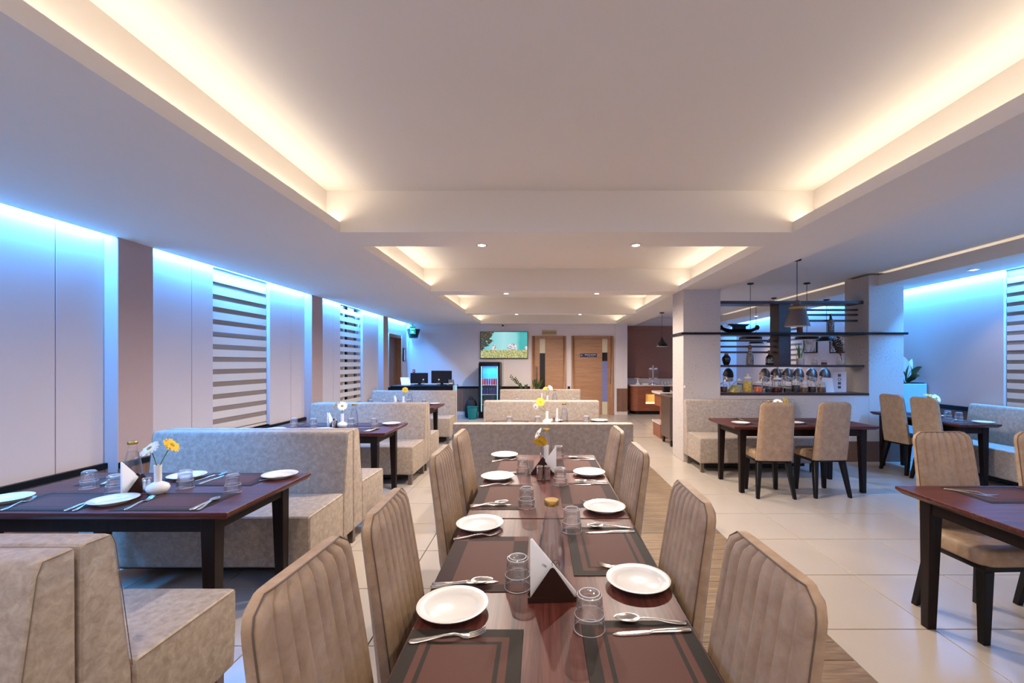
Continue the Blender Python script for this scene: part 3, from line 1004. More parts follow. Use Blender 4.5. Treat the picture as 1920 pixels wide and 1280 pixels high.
def make_holder():
    """triangular napkin holder, plates across x"""
    t = thing('napkin_holder', '', 'napkin holder')
    tri = [(-0.072, 0.004), (0.072, 0.004), (0.006, 0.098), (0.0, 0.101), (-0.006, 0.098)]
    for y in (-0.022, 0.020):
        MB().prism(tri, y, y + 0.002, 'y').build('side_plate', M['bronze'], t)
    MB().box(-0.072, 0.072, -0.024, 0.024, 0.0, 0.004).box(-0.072, 0.072, -0.0245, -0.0225, 0.0, 0.016).build('base', M['bronze'], t)
    return t
holder = Proto(make_holder)

def napkin(x, y, rz, h, w, th, label, group, flip=1, logo=False):
    """folded paper napkin standing on edge: triangle with one upright side"""
    tri = [(-flip * w / 2, 0.0), (flip * w / 2, 0.0), (flip * w / 2 + flip * 0.002, 0.012), (-flip * w / 2 + flip * 0.006, h), (-flip * w / 2, h - 0.003)]
    root = MB().prism(tri, -th / 2, th / 2, 'y').build('folded_napkin', M['paper'], bevel=0.0015, seg=2, loc=(x, y, TZ + 0.006), rot=(0, 0, rz))
    tag(root, label, 'napkin', group)
    if logo:
        mb = MB()
        c = (0.008, -th / 2 - 0.0006, 0.098)
        ring = [(c[0] + 0.011 * math.cos(a), c[1], c[2] + 0.010 * math.sin(a)) for a in [R(k) for k in range(-40, 221, 20)]]
        mb.tube(ring, 0.0007, 5)
        ring = [(c[0] + 0.006 + 0.006 * math.cos(a), c[1], c[2] - 0.006 + 0.007 * math.sin(a)) for a in [R(k) for k in range(-60, 300, 20)]]
        mb.tube(ring, 0.0007, 5)
        mb.build('printed_swirl', M['ink'], root)
        text_part('printed_word', 'CIN', 0.009, M['ink'], root, (-0.026, c[1], 0.092), (R(90), R(35), 0), 0.0002)
    return root

def flower(base, head, nrm, color, label, group, r=0.036, n=16):
    """one cut flower: curved stem, ring of petals and an eye"""
    t = thing('cut_flower', label, 'flower', base, 0, group)
    b, h = Vector((0, 0, 0)), Vector(head) - Vector(base)
    q = Vector(nrm).normalized()
    mid = (b + h) / 2 + Vector((0, 0, 0.012))
    pts = []
    for i in range(9):
        s = i / 8
        pts.append(b * (1 - s) ** 2 + mid * 2 * s * (1 - s) + (h - q * 0.004) * s * s)
    MB().tube(pts, 0.0022, 7).build('stem', M['stem'], t)
    rot = q.to_track_quat('Z', 'Y').to_matrix().to_4x4()
    mb = MB()
    mb.m = Matrix.Translation(h) @ rot
    rnd = random.Random(len(label))
    for ringk in range(2):
        for k in range(n):
            a = 2 * PI * (k + 0.5 * ringk) / n + rnd.uniform(-0.05, 0.05)
            rr = r * (1 - 0.14 * ringk) * rnd.uniform(0.93, 1.04)
            w = r * 0.17
            c, s = math.cos(a), math.sin(a)
            def P(d, e, z): return (c * d - s * e, s * d + c * e, z)
            z0 = 0.002 + 0.003 * ringk
            tip = rnd.uniform(-0.006, 0.004)
            vs = [P(r * .15, -w * .4, z0), P(r * .15, w * .4, z0), P(rr * .6, -w, z0 + .004), P(rr * .6, w, z0 + .004), P(rr * .93, -w * .6, z0 + tip), P(rr * .93, w * .6, z0 + tip), P(rr, 0, z0 + tip)]
            mb.add(vs, [(0, 1, 3, 2), (2, 3, 5, 4), (4, 5, 6)])
    mb.build('petals', M['petal_' + color], t, sharp=80)
    e = MB()
    e.m = Matrix.Translation(h) @ rot
    e.lathe([(0.0, 0.010), (r * .2, 0.009), (r * .28, 0.005), (r * .2, 0.0), (0.0, -0.006)], 14).build('flower_eye', M['flower_eye'], t)
    return t

def put(kind, x, y, rz, label, group=None, z=TZ):
    return kind.put((x, y, z), rz, label, group)

ORD = ['first', 'second', 'third', 'fourth']
LT = 'of the long table'
# long table, window side (x < 0)
for i, (x, y, st) in enumerate([(-0.190, 0.945, 'frame'), (-0.194, 1.565, 'band'), (-0.194, 2.325, 'band'), (-0.194, 2.985, 'band')]):
    put(mats[st], x, y, R(90), '%s table mat, %s from the front on the window side %s' % ({'frame': 'frame-striped', 'band': 'dark-banded'}[st], ORD[i], LT), 'table mats on the long table')
for i, (x, y) in enumerate([(-0.249, 1.252), (-0.26, 1.888), (-0.261, 2.675), (-0.27, 3.30)]):
    put(plate, x, y, 0, 'white plate, %s from the front on the window side %s' % (ORD[i], LT), 'plates on the long table')
for i, (x, y, st) in enumerate([(0.252, 0.985, 'frame'), (0.254, 1.668, 'frame'), (0.25, 2.36, 'band'), (0.25, 3.04, 'band')]):
    put(mats[st], x, y, R(90), '%s table mat, %s from the front on the plank floor side %s' % ({'frame': 'frame-striped', 'band': 'dark-banded'}[st], ORD[i], LT), 'table mats on the long table')
for i, (x, y) in enumerate([(0.308, 1.40), (0.303, 2.11), (0.303, 2.775)]):
    put(plate, x, y, 0, 'white plate, %s from the front on the plank floor side %s' % (ORD[i], LT), 'plates on the long table')
for lab, x, y in [('with the napkin holder beside it, window side', -0.072, 1.383), ('on the window side, beyond the table joint', -0.069, 2.15), ('on the window side by the far napkin holder', -0.112, 2.80),
                  ('foremost on the long table, beside the spoon', 0.128, 1.166), ('behind the gold-capped bottle', 0.129, 1.845), ('beside the two steel shakers', 0.112, 2.55), ('behind the far napkin at the sofa end', 0.128, 3.22)]:
    put(tumbler, x, y, random.random() * 3, 'upturned clear tumbler ' + lab + ('' if 'long table' in lab else ', long table'), 'tumblers on the long table')
def cutlery(kind, p, q, label, group, dz=0.0022, z=0.753):
    a, b = at(p[0], p[1], z), at(q[0], q[1], z)
    return kind.put((a[0], a[1], TZ + dz), math.atan2(b[1] - a[1], b[0] - a[0]), label, group)
GK = 'cutlery on the long table'
cutlery(fork, (766, 1203), (906, 1190), 'steel fork in front of the first plate, window side of the long table', GK)
cutlery(knife, (810, 1096), (943, 1090), 'steel knife of the pair behind the first plate, window side of long table', GK)
cutlery(spoon, (807, 1103), (912, 1094), 'steel spoon of the pair behind the first plate, window side of long table', GK, 0.0062)
cutlery(fork, (850, 1011), (937, 1001), 'steel fork in front of the second plate, window side of the long table', GK)
cutlery(knife, (881, 948), (965, 946), 'steel knife of the pair behind the second plate, window side of long table', GK)
cutlery(spoon, (881, 952), (950, 944), 'steel spoon of the pair behind the second plate, window side of long table', GK, 0.0062)
cutlery(fork, (898, 912), (962, 907), 'steel fork in front of the third plate, window side of the long table', GK)
cutlery(knife, (911, 887), (975, 885), 'steel knife behind the third plate, window side of the long table', GK)
cutlery(fork, (922, 865), (970, 861), 'steel fork in front of the fourth plate, window side of the long table', GK)
cutlery(spoon, (1287, 1168), (1155, 1163), 'steel spoon in front of the first plate, plank floor side of long table', GK)
cutlery(knife, (1295, 1180), (1144, 1190), 'steel knife below the foremost spoon, plank floor side of long table', GK)
cutlery(fork, (1228, 1068), (1131, 1062), 'steel fork tucked behind the first plate, plank floor side of long table', GK)
cutlery(spoon, (1187, 990), (1108, 988), 'steel spoon in front of the second plate, plank floor side of long table', GK)
cutlery(knife, (1190, 996), (1090, 999), 'steel knife in front of the second plate, plank floor side of long table', GK)
cutlery(fork, (1160, 942), (1090, 942), 'steel fork tucked behind the second plate, plank floor side of long table', GK)
cutlery(spoon, (1140, 903), (1080, 903), 'steel spoon in front of the third plate, plank floor side of long table', GK)
cutlery(knife, (1142, 907), (1072, 909), 'steel knife in front of the third plate, plank floor side of long table', GK)
cutlery(spoon, (1115, 860), (1068, 858), 'steel spoon at the sofa end on the plank floor side of long table', GK)
cutlery(knife, (1115, 862), (1058, 862), 'steel knife at the sofa end on the plank floor side of long table', GK)

put(holder, 0.033, 1.315, R(3), 'bronze triangular napkin holder on the front half of the long table')
napkin(0.036, 1.318, R(3), 0.172, 0.135, 0.006, 'white folded napkin with a printed swirl, in the front holder', 'napkins on the long table', 1, True)
put(bottle, 0.036, 1.475, 0, 'gold-capped clear water bottle behind the front napkin holder', 'water bottles on the long table')
put(holder, 0.012, 2.79, R(-2), 'bronze triangular napkin holder on the rear half of the long table')
napkin(0.04, 2.79, R(-2), 0.165, 0.115, 0.006, 'white folded napkin in the holder behind the two shakers', 'napkins on the long table', -1)
put(shaker, -0.006, 2.64, 0, 'steel shaker of the long table pair, the one on the window side', 'steel shakers on the long table')
put(shaker, 0.038, 2.64, 0, 'steel shaker of the long table pair, the one by the tumbler', 'steel shakers on the long table')
put(vase, 0.036, 2.93, 0, 'white bud vase behind the far napkin on the long table')
put(bottle, 0.038, 3.06, 0, 'gold-capped clear water bottle behind the flowers on the long table', 'water bottles on the long table')
v = (0.036, 2.93, TZ + 0.13)
flower(v, (-0.002, 2.90, 0.935), (0.15, 0.75, 0.65), 'y', 'drooping yellow gerbera seen from behind, on the long table', 'flowers on the long table', 0.052)
flower(v, (-0.016, 2.90, 0.985), (-0.85, -0.15, 0.5), 'w', 'white daisy beside the yellow gerbera on the long table', 'flowers on the long table', 0.046)

def lay_table(where, items):
    """items: (kind, x, y, rz, words); the words end in nothing, the table's own words follow"""
    kinds = {'plate': (plate, 'white plate'), 'tumbler': (tumbler, 'upturned clear tumbler'), 'fork': (fork, 'steel fork'), 'spoon': (spoon, 'steel spoon'), 'knife': (knife, 'steel knife'),
             'frame': (mats['frame'], 'frame-striped table mat'), 'band': (mats['band'], 'dark-banded table mat'), 'vase': (vase, 'white bud vase'), 'bottle': (bottle, 'clear water bottle'),
             'shaker': (shaker, 'steel shaker'), 'holder': (holder, 'bronze napkin holder')}
    for k, x, y, rz, w in items:
        kd, d = kinds[k]
        dz = 0.0022 if k in ('fork', 'spoon', 'knife') else 0
        lab = ' '.join((d + ' ' + w + ' ' + where).split())
        put(kd, x, y, rz, lab, d + 's ' + where, TZ + dz)

T1 = 'on the front booth table'
lay_table(T1, [
    ('frame', -1.83, 2.235, 0, 'at the aisle seat, front edge'), ('frame', -2.41, 2.235, 0, 'at the wall seat, front edge'),
    ('frame', -1.86, 2.66, 0, 'at the aisle seat, far edge'), ('frame', -2.44, 2.66, 0, 'at the wall seat, far edge'),
    ('plate', -2.137, 2.215, 0, 'between the front edge mats'), ('plate', -2.70, 2.235, 0, 'with a blue sheen, at the wall end'),
    ('plate', -1.60, 2.715, 0, 'at the far aisle corner'), ('plate', -2.15, 2.69, 0, 'behind the bud vase'),
    ('tumbler', -2.53, 2.48, 0.3, 'next to the wall'), ('tumbler', -2.30, 2.39, 0.8, 'behind the napkins'), ('tumbler', -2.0, 2.49, 0.2, 'in front of the far plate'), ('tumbler', -1.67, 2.40, 1.1, 'by the spoon at the aisle end'),
    ('holder', -2.175, 2.40, R(68), ''), ('shaker', -2.105, 2.365, 0, 'touching the napkin holder'), ('shaker', -2.125, 2.455, 0, 'behind the bud vase neck'),
    ('vase', -2.046, 2.365, 0, ''), ('bottle', -2.375, 2.575, 0, 'behind the napkins'),
])
for i in range(4):
    napkin(-2.215 + 0.012 * i, 2.415 - 0.012 * i, R(62 + 3 * i - 180), 0.165, 0.12, 0.003, '%s white folded napkin of the fan on the front booth table, counted from the wall' % ORD[i], 'napkins fanned on the front booth table', -1)
v = (-2.046, 2.365, TZ + 0.13)
flower(v, (-2.065, 2.34, 0.995), (-0.25, -0.65, 0.75), 'w', 'white daisy standing on the front booth table', 'flowers on the front booth table', 0.05)
flower(v, (-1.99, 2.385, 1.005), (0.75, 0.1, 0.65), 'y', 'yellow gerbera turned aside, on the front booth table', 'flowers on the front booth table', 0.05)
G1 = 'cutlery on the front booth table'
cutlery(knife, (122, 958), (190, 930), 'steel knife at the wall seat, front edge of the front booth table', G1)
cutlery(spoon, (137, 958), (198, 931), 'steel spoon at the wall seat, front edge of the front booth table', G1)
cutlery(fork, (234, 956), (297, 929), 'steel fork beside the middle plate on the front booth table', G1)
cutlery(knife, (357, 956), (412, 930), 'steel knife at the aisle seat of the front booth table', G1)
cutlery(spoon, (371, 956), (418, 929), 'steel spoon at the aisle seat of the front booth table', G1)
cutlery(fork, (2, 957), (72, 932), 'steel fork beside the blue-sheened plate on the front booth table', G1)
cutlery(fork, (366, 902), (402, 893), 'steel fork beside the plate behind the bud vase, front booth table', G1)
cutlery(knife, (373, 908), (414, 893), 'steel knife behind the middle tumbler on the front booth table', G1)
cutlery(fork, (486, 901), (520, 897), 'steel fork beside the far corner plate on the front booth table', G1)
cutlery(spoon, (190, 908), (224, 892), 'steel spoon beside the bottle on the front booth table', G1)

def booth(where, x0, y0, tag_):
    """the same laid table again, further back: x0 the aisle end, y0 the front edge"""
    lay_table(where, [
        ('band', x0 - 0.37, y0 + 0.17, 0, 'at the aisle seat, front edge'), ('band', x0 - 0.95, y0 + 0.17, 0, 'at the wall seat, front edge'),
        ('band', x0 - 0.37, y0 + 0.59, 0, 'at the aisle seat, far edge'), ('band', x0 - 0.95, y0 + 0.59, 0, 'at the wall seat, far edge'),
        ('plate', x0 - 0.14, y0 + 0.60, 0, 'at the far aisle corner'), ('plate', x0 - 0.70, y0 + 0.16, 0, 'at the middle of the front edge'), ('plate', x0 - 1.20, y0 + 0.17, 0, 'at the wall end'),
        ('tumbler', x0 - 1.16, y0 + 0.45, 0.3, 'next to the wall'), ('tumbler', x0 - 0.92, y0 + 0.40, 0.6, 'beside the napkins'), ('tumbler', x0 - 0.52, y0 + 0.42, 0.2, 'beside the bud vase'), ('tumbler', x0 - 0.27, y0 + 0.42, 1.1, 'by the aisle end'),
        ('holder', x0 - 0.70, y0 + 0.36, R(80), ''), ('shaker', x0 - 0.655, y0 + 0.30, 0, 'in front of the other shaker'), ('shaker', x0 - 0.645, y0 + 0.37, 0, 'behind the other shaker'),
        ('vase', x0 - 0.59, y0 + 0.36, 0, ''), ('bottle', x0 - 0.53, y0 + 0.52, 0, ''),
        ('knife', x0 - 0.25, y0 + 0.09, R(75), 'by the aisle end, front edge'), ('spoon', x0 - 0.21, y0 + 0.10, R(75), 'by the aisle end, front edge'), ('fork', x0 - 0.24, y0 + 0.60, R(100), 'beside the far corner plate'),
    ])
    for i in range(2):
        napkin(x0 - 0.715 + 0.014 * i, y0 + 0.365, R(-98 + 4 * i), 0.165, 0.12, 0.004, 'white folded napkin, the %s one in the holder ' % ['wall-side', 'aisle-side'][i] + where, 'napkins ' + where, -1)
booth('on the second booth table', -1.55, 4.41, 2)
v = (-2.14, 4.77, TZ + 0.13)
flower(v, (-2.13, 4.75, 0.985), (0.2, -0.8, 0.5), 'w', 'white daisy on the second booth table', 'flowers on the second booth table', 0.055)
flower(v, (-2.20, 4.75, 0.995), (-0.8, -0.3, 0.5), 'y', 'yellow gerbera turned to the wall, on the second booth table', 'flowers on the second booth table', 0.05)
booth('on the third booth table', -1.65, 6.855, 3)
v = (-2.24, 7.215, TZ + 0.13)
flower(v, (-2.205, 7.19, 1.01), (0.2, -0.9, 0.3), 'y', 'yellow gerbera facing us on the third booth table', 'flowers on the third booth table', 0.05)

TM = 'on the first middle table'
lay_table(TM, [
    ('band', -0.36, 4.82, 0, 'at the window seat, front edge'), ('band', 0.42, 4.82, 0, 'at the door seat, front edge'), ('band', -0.36, 5.22, 0, 'at the window seat, far edge'), ('band', 0.42, 5.22, 0, 'at the door seat, far edge'),
    ('tumbler', -0.355, 5.0, 0.1, 'at the window end'), ('tumbler', -0.035, 5.02, 0.4, 'beside the bud vase'), ('tumbler', 0.52, 5.05, 0.2, 'at the door end'),
    ('vase', 0.07, 5.0, 0, ''), ('shaker', 0.145, 4.98, 0, 'beside the bud vase'), ('bottle', 0.265, 5.0, 0, 'beside the napkins'), ('holder', 0.185, 5.02, R(84), ''),
    ('plate', 0.70, 5.28, 0, 'at the far door corner'), ('plate', 0.16, 5.27, 0, 'behind the napkins'), ('plate', -0.55, 4.86, 0, 'at the front window corner'),
])
for i in range(2):
    napkin(0.178 + 0.014 * i, 5.02, R(-96 + 5 * i), 0.175, 0.12, 0.004, 'white folded napkin, the one %s the bottle on the first middle table' % ['away from', 'touching'][i], 'napkins on the first middle table', 1)
v = (0.07, 5.0, TZ + 0.13)
flower(v, (-0.005, 4.97, 1.01), (0.1, -0.9, 0.35), 'y', 'yellow gerbera facing us on the first middle table', 'flowers on the first middle table', 0.052)
flower(v, (-0.055, 4.98, 0.955), (-0.6, -0.7, -0.1), 'w', 'small white daisy below the gerbera on the first middle table', 'flowers on the first middle table', 0.042)

TN = 'on the rear middle table'
lay_table(TN, [
    ('tumbler', -0.40, 7.5, 0.1, 'at the window end'), ('tumbler', 0.55, 7.5, 0.4, 'at the door end'), ('vase', 0.11, 7.46, 0, ''), ('bottle', 0.235, 7.5, 0, ''), ('holder', 0.02, 7.52, R(84), ''),
])
napkin(0.015, 7.52, R(-92), 0.17, 0.12, 0.008, 'white folded napkin standing on the rear middle table', None, 1)
v = (0.11, 7.46, TZ + 0.13)
flower(v, (0.075, 7.43, 1.02), (-0.3, -0.5, 0.8), 'y', 'yellow gerbera on the rear middle table', 'flowers on the rear middle table', 0.045)
flower(v, (0.16, 7.45, 1.03), (0.6, -0.6, 0.6), 'w', 'white daisy on the rear middle table', 'flowers on the rear middle table', 0.05)

TP = 'on the pillar table'
lay_table(TP, [
    ('frame', 2.62, 5.05, 0, 'in front of the torn-free chair'), ('frame', 3.22, 5.05, 0, 'in front of the torn chair'), ('frame', 2.62, 5.44, 0, 'at the window end, bench side'), ('frame', 3.22, 5.44, 0, 'at the planter end, bench side'),
    ('plate', 2.29, 5.07, 0, 'at the pointed front corner'), ('plate', 2.92, 5.09, 0, 'between the two chairs'),
    ('vase', 2.84, 5.26, 0, ''), ('bottle', 2.76, 5.34, 0, ''), ('fork', 2.42, 5.36, R(80), 'on the bench side'), ('knife', 2.46, 5.36, R(86), 'on the bench side'), ('tumbler', 3.36, 5.25, 0.4, ''),
])
v = (2.84, 5.26, TZ + 0.13)
flower(v, (2.80, 5.23, 0.985), (-0.2, -0.6, 0.75), 'w', 'white daisy above the chair back at the pillar table', 'flowers on the pillar table', 0.055)
flower(v, (2.895, 5.23, 0.995), (0.4, -0.7, 0.5), 'y', 'yellow gerbera above the chair back at the pillar table', 'flowers on the pillar table', 0.05)

TE = 'on the planter-side table'
lay_table(TE, [
    ('frame', 4.915, 5.30, R(90), 'on the chair side'), ('frame', 5.075, 5.95, R(90), 'on the bench side'),
    ('vase', 4.97, 5.62, 0, ''), ('tumbler', 5.12, 5.57, 0.2, 'by the plate sliver'), ('tumbler', 5.10, 5.40, 0.5, 'beside the spoon bowl'), ('plate', 5.12, 5.12, 0, 'at the front corner'), ('plate', 5.12, 5.76, 0, 'behind the tumblers'),
    ('spoon', 4.86, 5.24, R(35), ''), ('bottle', 4.97, 5.86, 0, ''), ('holder', 4.90, 5.72, R(30), ''),
])
napkin(4.90, 5.72, R(30), 0.165, 0.12, 0.008, 'white folded napkin standing behind the bud vase on the planter-side table', None, -1)
v = (4.97, 5.62, TZ + 0.13)
flower(v, (4.985, 5.58, 1.0), (0.1, -0.85, 0.5), 'w', 'white daisy with a green eye on the planter-side table', 'flowers on the planter-side table', 0.06)
flower(v, (4.94, 5.64, 1.035), (-0.1, -0.2, 0.95), 'y', 'yellow gerbera behind the daisy on the planter-side table', 'flowers on the planter-side table', 0.055)

TF = 'on the front corner table'
lay_table(TF, [
    ('frame', 2.46, 2.35, 0, 'before the facing chair'), ('frame', 3.06, 2.35, 0, 'before the second facing chair'),
    ('plate', 2.76, 2.39, 0, 'between the two mats'), ('plate', 2.42, 1.92, 0, 'at the front edge'),
    ('fork', 2.26, 2.45, R(-52), 'beside the mat'), ('knife', 2.23, 2.45, R(-52), 'beside the mat'), ('fork', 2.70, 2.23, R(160), 'under the plate rim'),
])
# ------------------------------------------------------------------ display shelves in the partition opening
NTH = ['first', 'second', 'third', 'fourth', 'fifth', 'sixth', 'seventh']
XA, XB = P1[1] + 0.002, P2[0] - 0.002
t = thing('display_shelf', 'dark wood open display shelf filling the gap between the two speckled pillars', 'shelf', ((XA + XB) / 2, 6.76, 1.004))
ox, oy, oz = t.location
def sb(name, x0, x1, y0, y1, z0, z1, mat='shelfwood', bv=0.003):
    return MB().box(x0 - ox, x1 - ox, y0 - oy, y1 - oy, z0 - oz, z1 - oz).build(name, M[mat], t, bevel=bv, seg=1)
sb('shelf', XA, XB, 6.60, 6.90, 2.330, 2.374)
sb('shelf', XA, XB, 6.54, 6.95, 1.862, 1.898)
sb('shelf', XA, 4.795, 6.56, 6.92, 1.387, 1.418)
sb('divider', 3.56, 3.74, 6.62, 6.88, 1.418, 1.862)
sb('divider', 3.56, 3.74, 6.62, 6.88, 1.898, 2.330)
for z in (1.785, 1.695, 1.610):
    sb('bar', XA, 3.56, 6.70, 6.76, z - 0.014, z + 0.014, bv=0.002)
for z in (2.255, 2.180, 2.090):
    sb('bar', 3.74, XB, 6.72, 6.78, z - 0.014, z + 0.014, bv=0.002)
band = MB()
zb0, zb1 = 1.865, 1.897
band.box(P1[0] - 0.035, P1[1], PY0 - 0.035, PY0 - 0.001, zb0, zb1)
band.box(P1[0] - 0.035, P1[0] - 0.001, PY0 - 0.001, PY1, zb0, zb1)
struct(band.build('trim_7', M['black'], bevel=0.004, seg=1))
struct(MB().box(P1[1], P2[1] + 0.04, PY0 - 0.035, PY0 - 0.001, zb0, zb1).build('trim_8', M['black'], bevel=0.004, seg=1))

Z3, Z2, Z1 = 1.899, 1.419, 1.005
# model boat on the upper shelf
t = thing('model_boat', 'black model houseboat with curled ends on the upper display shelf', 'ornament', (3.0, 6.70, Z3))
rings = []
for i in range(15):
    u = -1 + 2 * i / 14
    x = 0.285 * u
    w = 0.05 * (1 - abs(u) ** 3) + 0.012
    lift = 0.075 * abs(u) ** 4
    b, h = lift + 0.002, lift + 0.062 - 0.020 * abs(u)
    rings.append([(x, -w * 0.5, b), (x, w * 0.5, b), (x, w, h), (x, -w, h)])
MB().loft(rings).build('hull', M['black'], t, sharp=40)
for s in (-1, 1):
    MB().tube([(s * (0.27 + 0.02 * math.cos(a)), 0, 0.085 + 0.022 * math.sin(a)) for a in [R(k) for k in range(-90, 200, 30)]], [0.02] * 5 + [0.019, 0.017, 0.014, 0.011, 0.008], 8).build('curl', M['black'], t)
MB().box(-0.09, 0.09, -0.035, 0.035, 0.055, 0.105).build('cabin', M['black'], t, bevel=0.004, seg=1)
MB().prism([(-0.10, 0.100), (0.10, 0.100), (0.15, 0.135), (-0.15, 0.140)], -0.045, 0.045, 'y').build('cabin_roof', M['black'], t, bevel=0.004, seg=1)

M['glaze_dark'] = plain('dark_glaze', (34, 26, 24), 0.25)
M['clay'] = plain('terracotta', (120, 66, 44), 0.7)
M['green_glass'] = plain('dark_green_glass', (26, 30, 24), 0.15)
def wrapped():
    m, nt, b = new_mat('mosaic_wrap')
    vec = coords(nt)
    vo = N(nt, 'ShaderNodeTexVoronoi')
    vo.inputs['Scale'].default_value = 90
    nt.links.new(vec, vo.inputs['Vector'])
    nt.links.new(ramp(nt, vo.outputs['Distance'], [(0.2, (196, 186, 176)), (0.45, (120, 106, 98)), (0.7, (30, 24, 24))]), b.inputs['Base Color'])
    b.inputs['Roughness'].default_value = 0.35
    return m
M['mosaic'] = wrapped()
def ornament(name, label, cat, loc, parts):
    t = thing(name, label, cat, loc)
    for pn, mat, prof in parts:
        MB().lathe(prof, 24).build(pn, M[mat], t, sharp=45)
    return t
ornament('mosaic_bottle', 'slim mosaic bottle on the upper display shelf', 'bottle', (4.375, 6.68, Z3),
         [('bottle_body', 'mosaic', [(0, 0), (0.044, 0), (0.046, 0.01), (0.046, 0.165), (0.036, 0.195), (0.018, 0.215)]), ('bottle_neck', 'glaze_dark', [(0.018, 0.2151), (0.016, 0.27), (0.02, 0.272), (0.02, 0.29), (0, 0.29)])])
ornament('copper_tumbler', 'copper brown cylinder vase behind the grey pendant lamp', 'vase', (3.92, 6.70, Z3),
         [('vase_body', 'clay', [(0, 0), (0.04, 0), (0.04, 0.14), (0.036, 0.14), (0.036, 0.02), (0, 0.02)]), ('rim', 'gold', [(0.036, 0.1405), (0.041, 0.1405), (0.041, 0.148), (0.036, 0.148)])])
ornament('dark_vase', 'round dark vase with a terracotta neck, beside the first pillar', 'vase', (2.80, 6.68, Z2),
         [('vase_body', 'glaze_dark', [(0, 0), (0.035, 0), (0.045, 0.02), (0.062, 0.075), (0.06, 0.11), (0.035, 0.14)]), ('vase_neck', 'clay', [(0.035, 0.1401), (0.026, 0.15), (0.028, 0.172), (0.022, 0.172), (0.020, 0.155), (0, 0.15)])])
ornament('mosaic_flask', 'tall mosaic flask with a wooden stopper on the middle shelf', 'bottle', (3.155, 6.68, Z2),
         [('bottle_body', 'mosaic', [(0, 0), (0.048, 0), (0.053, 0.012), (0.053, 0.09), (0.045, 0.15), (0.024, 0.215), (0.020, 0.235)]), ('stopper', 'clay', [(0.020, 0.2351), (0.026, 0.236), (0.027, 0.272), (0.023, 0.290), (0.012, 0.305), (0, 0.306)])])
ornament('green_bottle', 'squat dark green bottle in front of the shelf divider', 'bottle', (3.44, 6.66, Z2),
         [('bottle_body', 'green_glass', [(0, 0), (0.05, 0), (0.054, 0.01), (0.054, 0.10), (0.046, 0.125), (0.02, 0.15)]), ('bottle_neck', 'clay', [(0.02, 0.1501), (0.018, 0.19), (0.024, 0.192), (0.024, 0.218), (0, 0.218)]), ('bottle_label', 'mosaic', [(0.0545, 0.03), (0.0545, 0.085)])])

def leafy(mb, base, tip, n, ln, w, rnd, mat=None):
    b, e = Vector(base), Vector(tip)
    for i in range(n):
        p = b.lerp(e, 0.25 + 0.75 * i / max(1, n - 1))
        d = (e - b).normalized()
        side = d.cross(Vector((0, 1, 0.15))).normalized() * (1 if i % 2 else -1)
        q = (d * 0.55 + side * 0.8 + Vector((0, rnd.uniform(-.5, .5), rnd.uniform(-.1, .3)))).normalized()
        s = q.cross(Vector((rnd.uniform(-.3, .3), 1, 0))).normalized() * w
        up = s.cross(q).normalized() * w * 0.3
        mb.add([tuple(p), tuple(p + q * ln * .45 + s + up), tuple(p + q * ln), tuple(p + q * ln * .45 - s + up), tuple(p + q * ln * .45 - up)], [(0, 1, 4), (1, 2, 4), (2, 3, 4), (3, 0, 4)])
t = thing('lemongrass_vase', 'tall glass vase of green stalks on the middle display shelf', 'vase', (3.915, 6.68, Z2))
MB().lathe([(0, 0), (0.05, 0), (0.055, 0.01), (0.056, 0.16), (0.04, 0.20), (0.041, 0.225)], 24).build('vase_glass', M['glass_jar'], t)
MB().lathe([(0, 0.006), (0.049, 0.008), (0.051, 0.10), (0, 0.10)], 20).build('pale_filling', M['wall'], t)
rnd = random.Random(3)
for i in range(9):
    a = rnd.uniform(0, 2 * PI)
    MB().tube([(0.02 * math.cos(a), 0.02 * math.sin(a), 0.102), (0.03 * math.cos(a), 0.03 * math.sin(a), 0.2), (0.07 * math.cos(a), 0.06 * math.sin(a), 0.29 + rnd.uniform(-.03, .04))], [0.007, 0.006, 0.003], 6).build('stalk', M['stem'], t)
t = thing('dry_branch_vase', 'glass vase with a bushy dry branch at the planter end of the shelf', 'vase', (4.53, 6.68, Z2))
MB().lathe([(0, 0), (0.045, 0), (0.06, 0.02), (0.055, 0.09), (0.05, 0.12), (0.052, 0.125)], 24).build('vase_glass', M['glass_jar'], t)
MB().lathe([(0, 0.005), (0.044, 0.006), (0.054, 0.03), (0.052, 0.07), (0, 0.07)], 20).build('sand', M['marble'], t)
br, lf = MB(), MB()
for i in range(10):
    x1, y1, z1 = -0.07 + rnd.uniform(-.11, .09), rnd.uniform(-.09, .09), 0.3 + rnd.uniform(-.06, .14)
    br.tube([(0.02, 0, 0.02), (0.0, 0, 0.13), (x1, y1, z1)], [0.005, 0.004, 0.0015], 5)
    leafy(lf, (0.0, 0, 0.13), (x1, y1, z1), 12, 0.04, 0.011, rnd)
br.build('branch', M['clay'], t)
o = lf.build('foliage', M['glaze_dark'], t)
M['jar_lid'] = plain('frosted_lid', (226, 214, 208), 0.25)
for x, lab, m in ((4.13, 'tiny glass jar of pale seeds on the middle shelf', 'marble'), (4.275, 'small glass jar of brown seeds on the middle shelf', 'clay')):
    t = thing('seed_jar', lab, 'jar', (x, 6.68, Z2), 0, 'seed jars on the middle shelf')
    MB().lathe([(0, 0), (0.036, 0), (0.04, 0.008), (0.04, 0.055), (0.028, 0.068), (0.03, 0.074)], 20).build('jar_glass', M['glass_jar'], t)
    MB().lathe([(0, 0.003), (0.036, 0.004), (0.038, 0.010), (0.038, 0.04), (0, 0.042)], 20).build('jar_filling', M[m], t)
    MB().lathe([(0.030, 0.0745), (0.034, 0.078), (0.014, 0.088), (0.012, 0.098), (0, 0.1)], 20).build('jar_lid', M['jar_lid'], t)

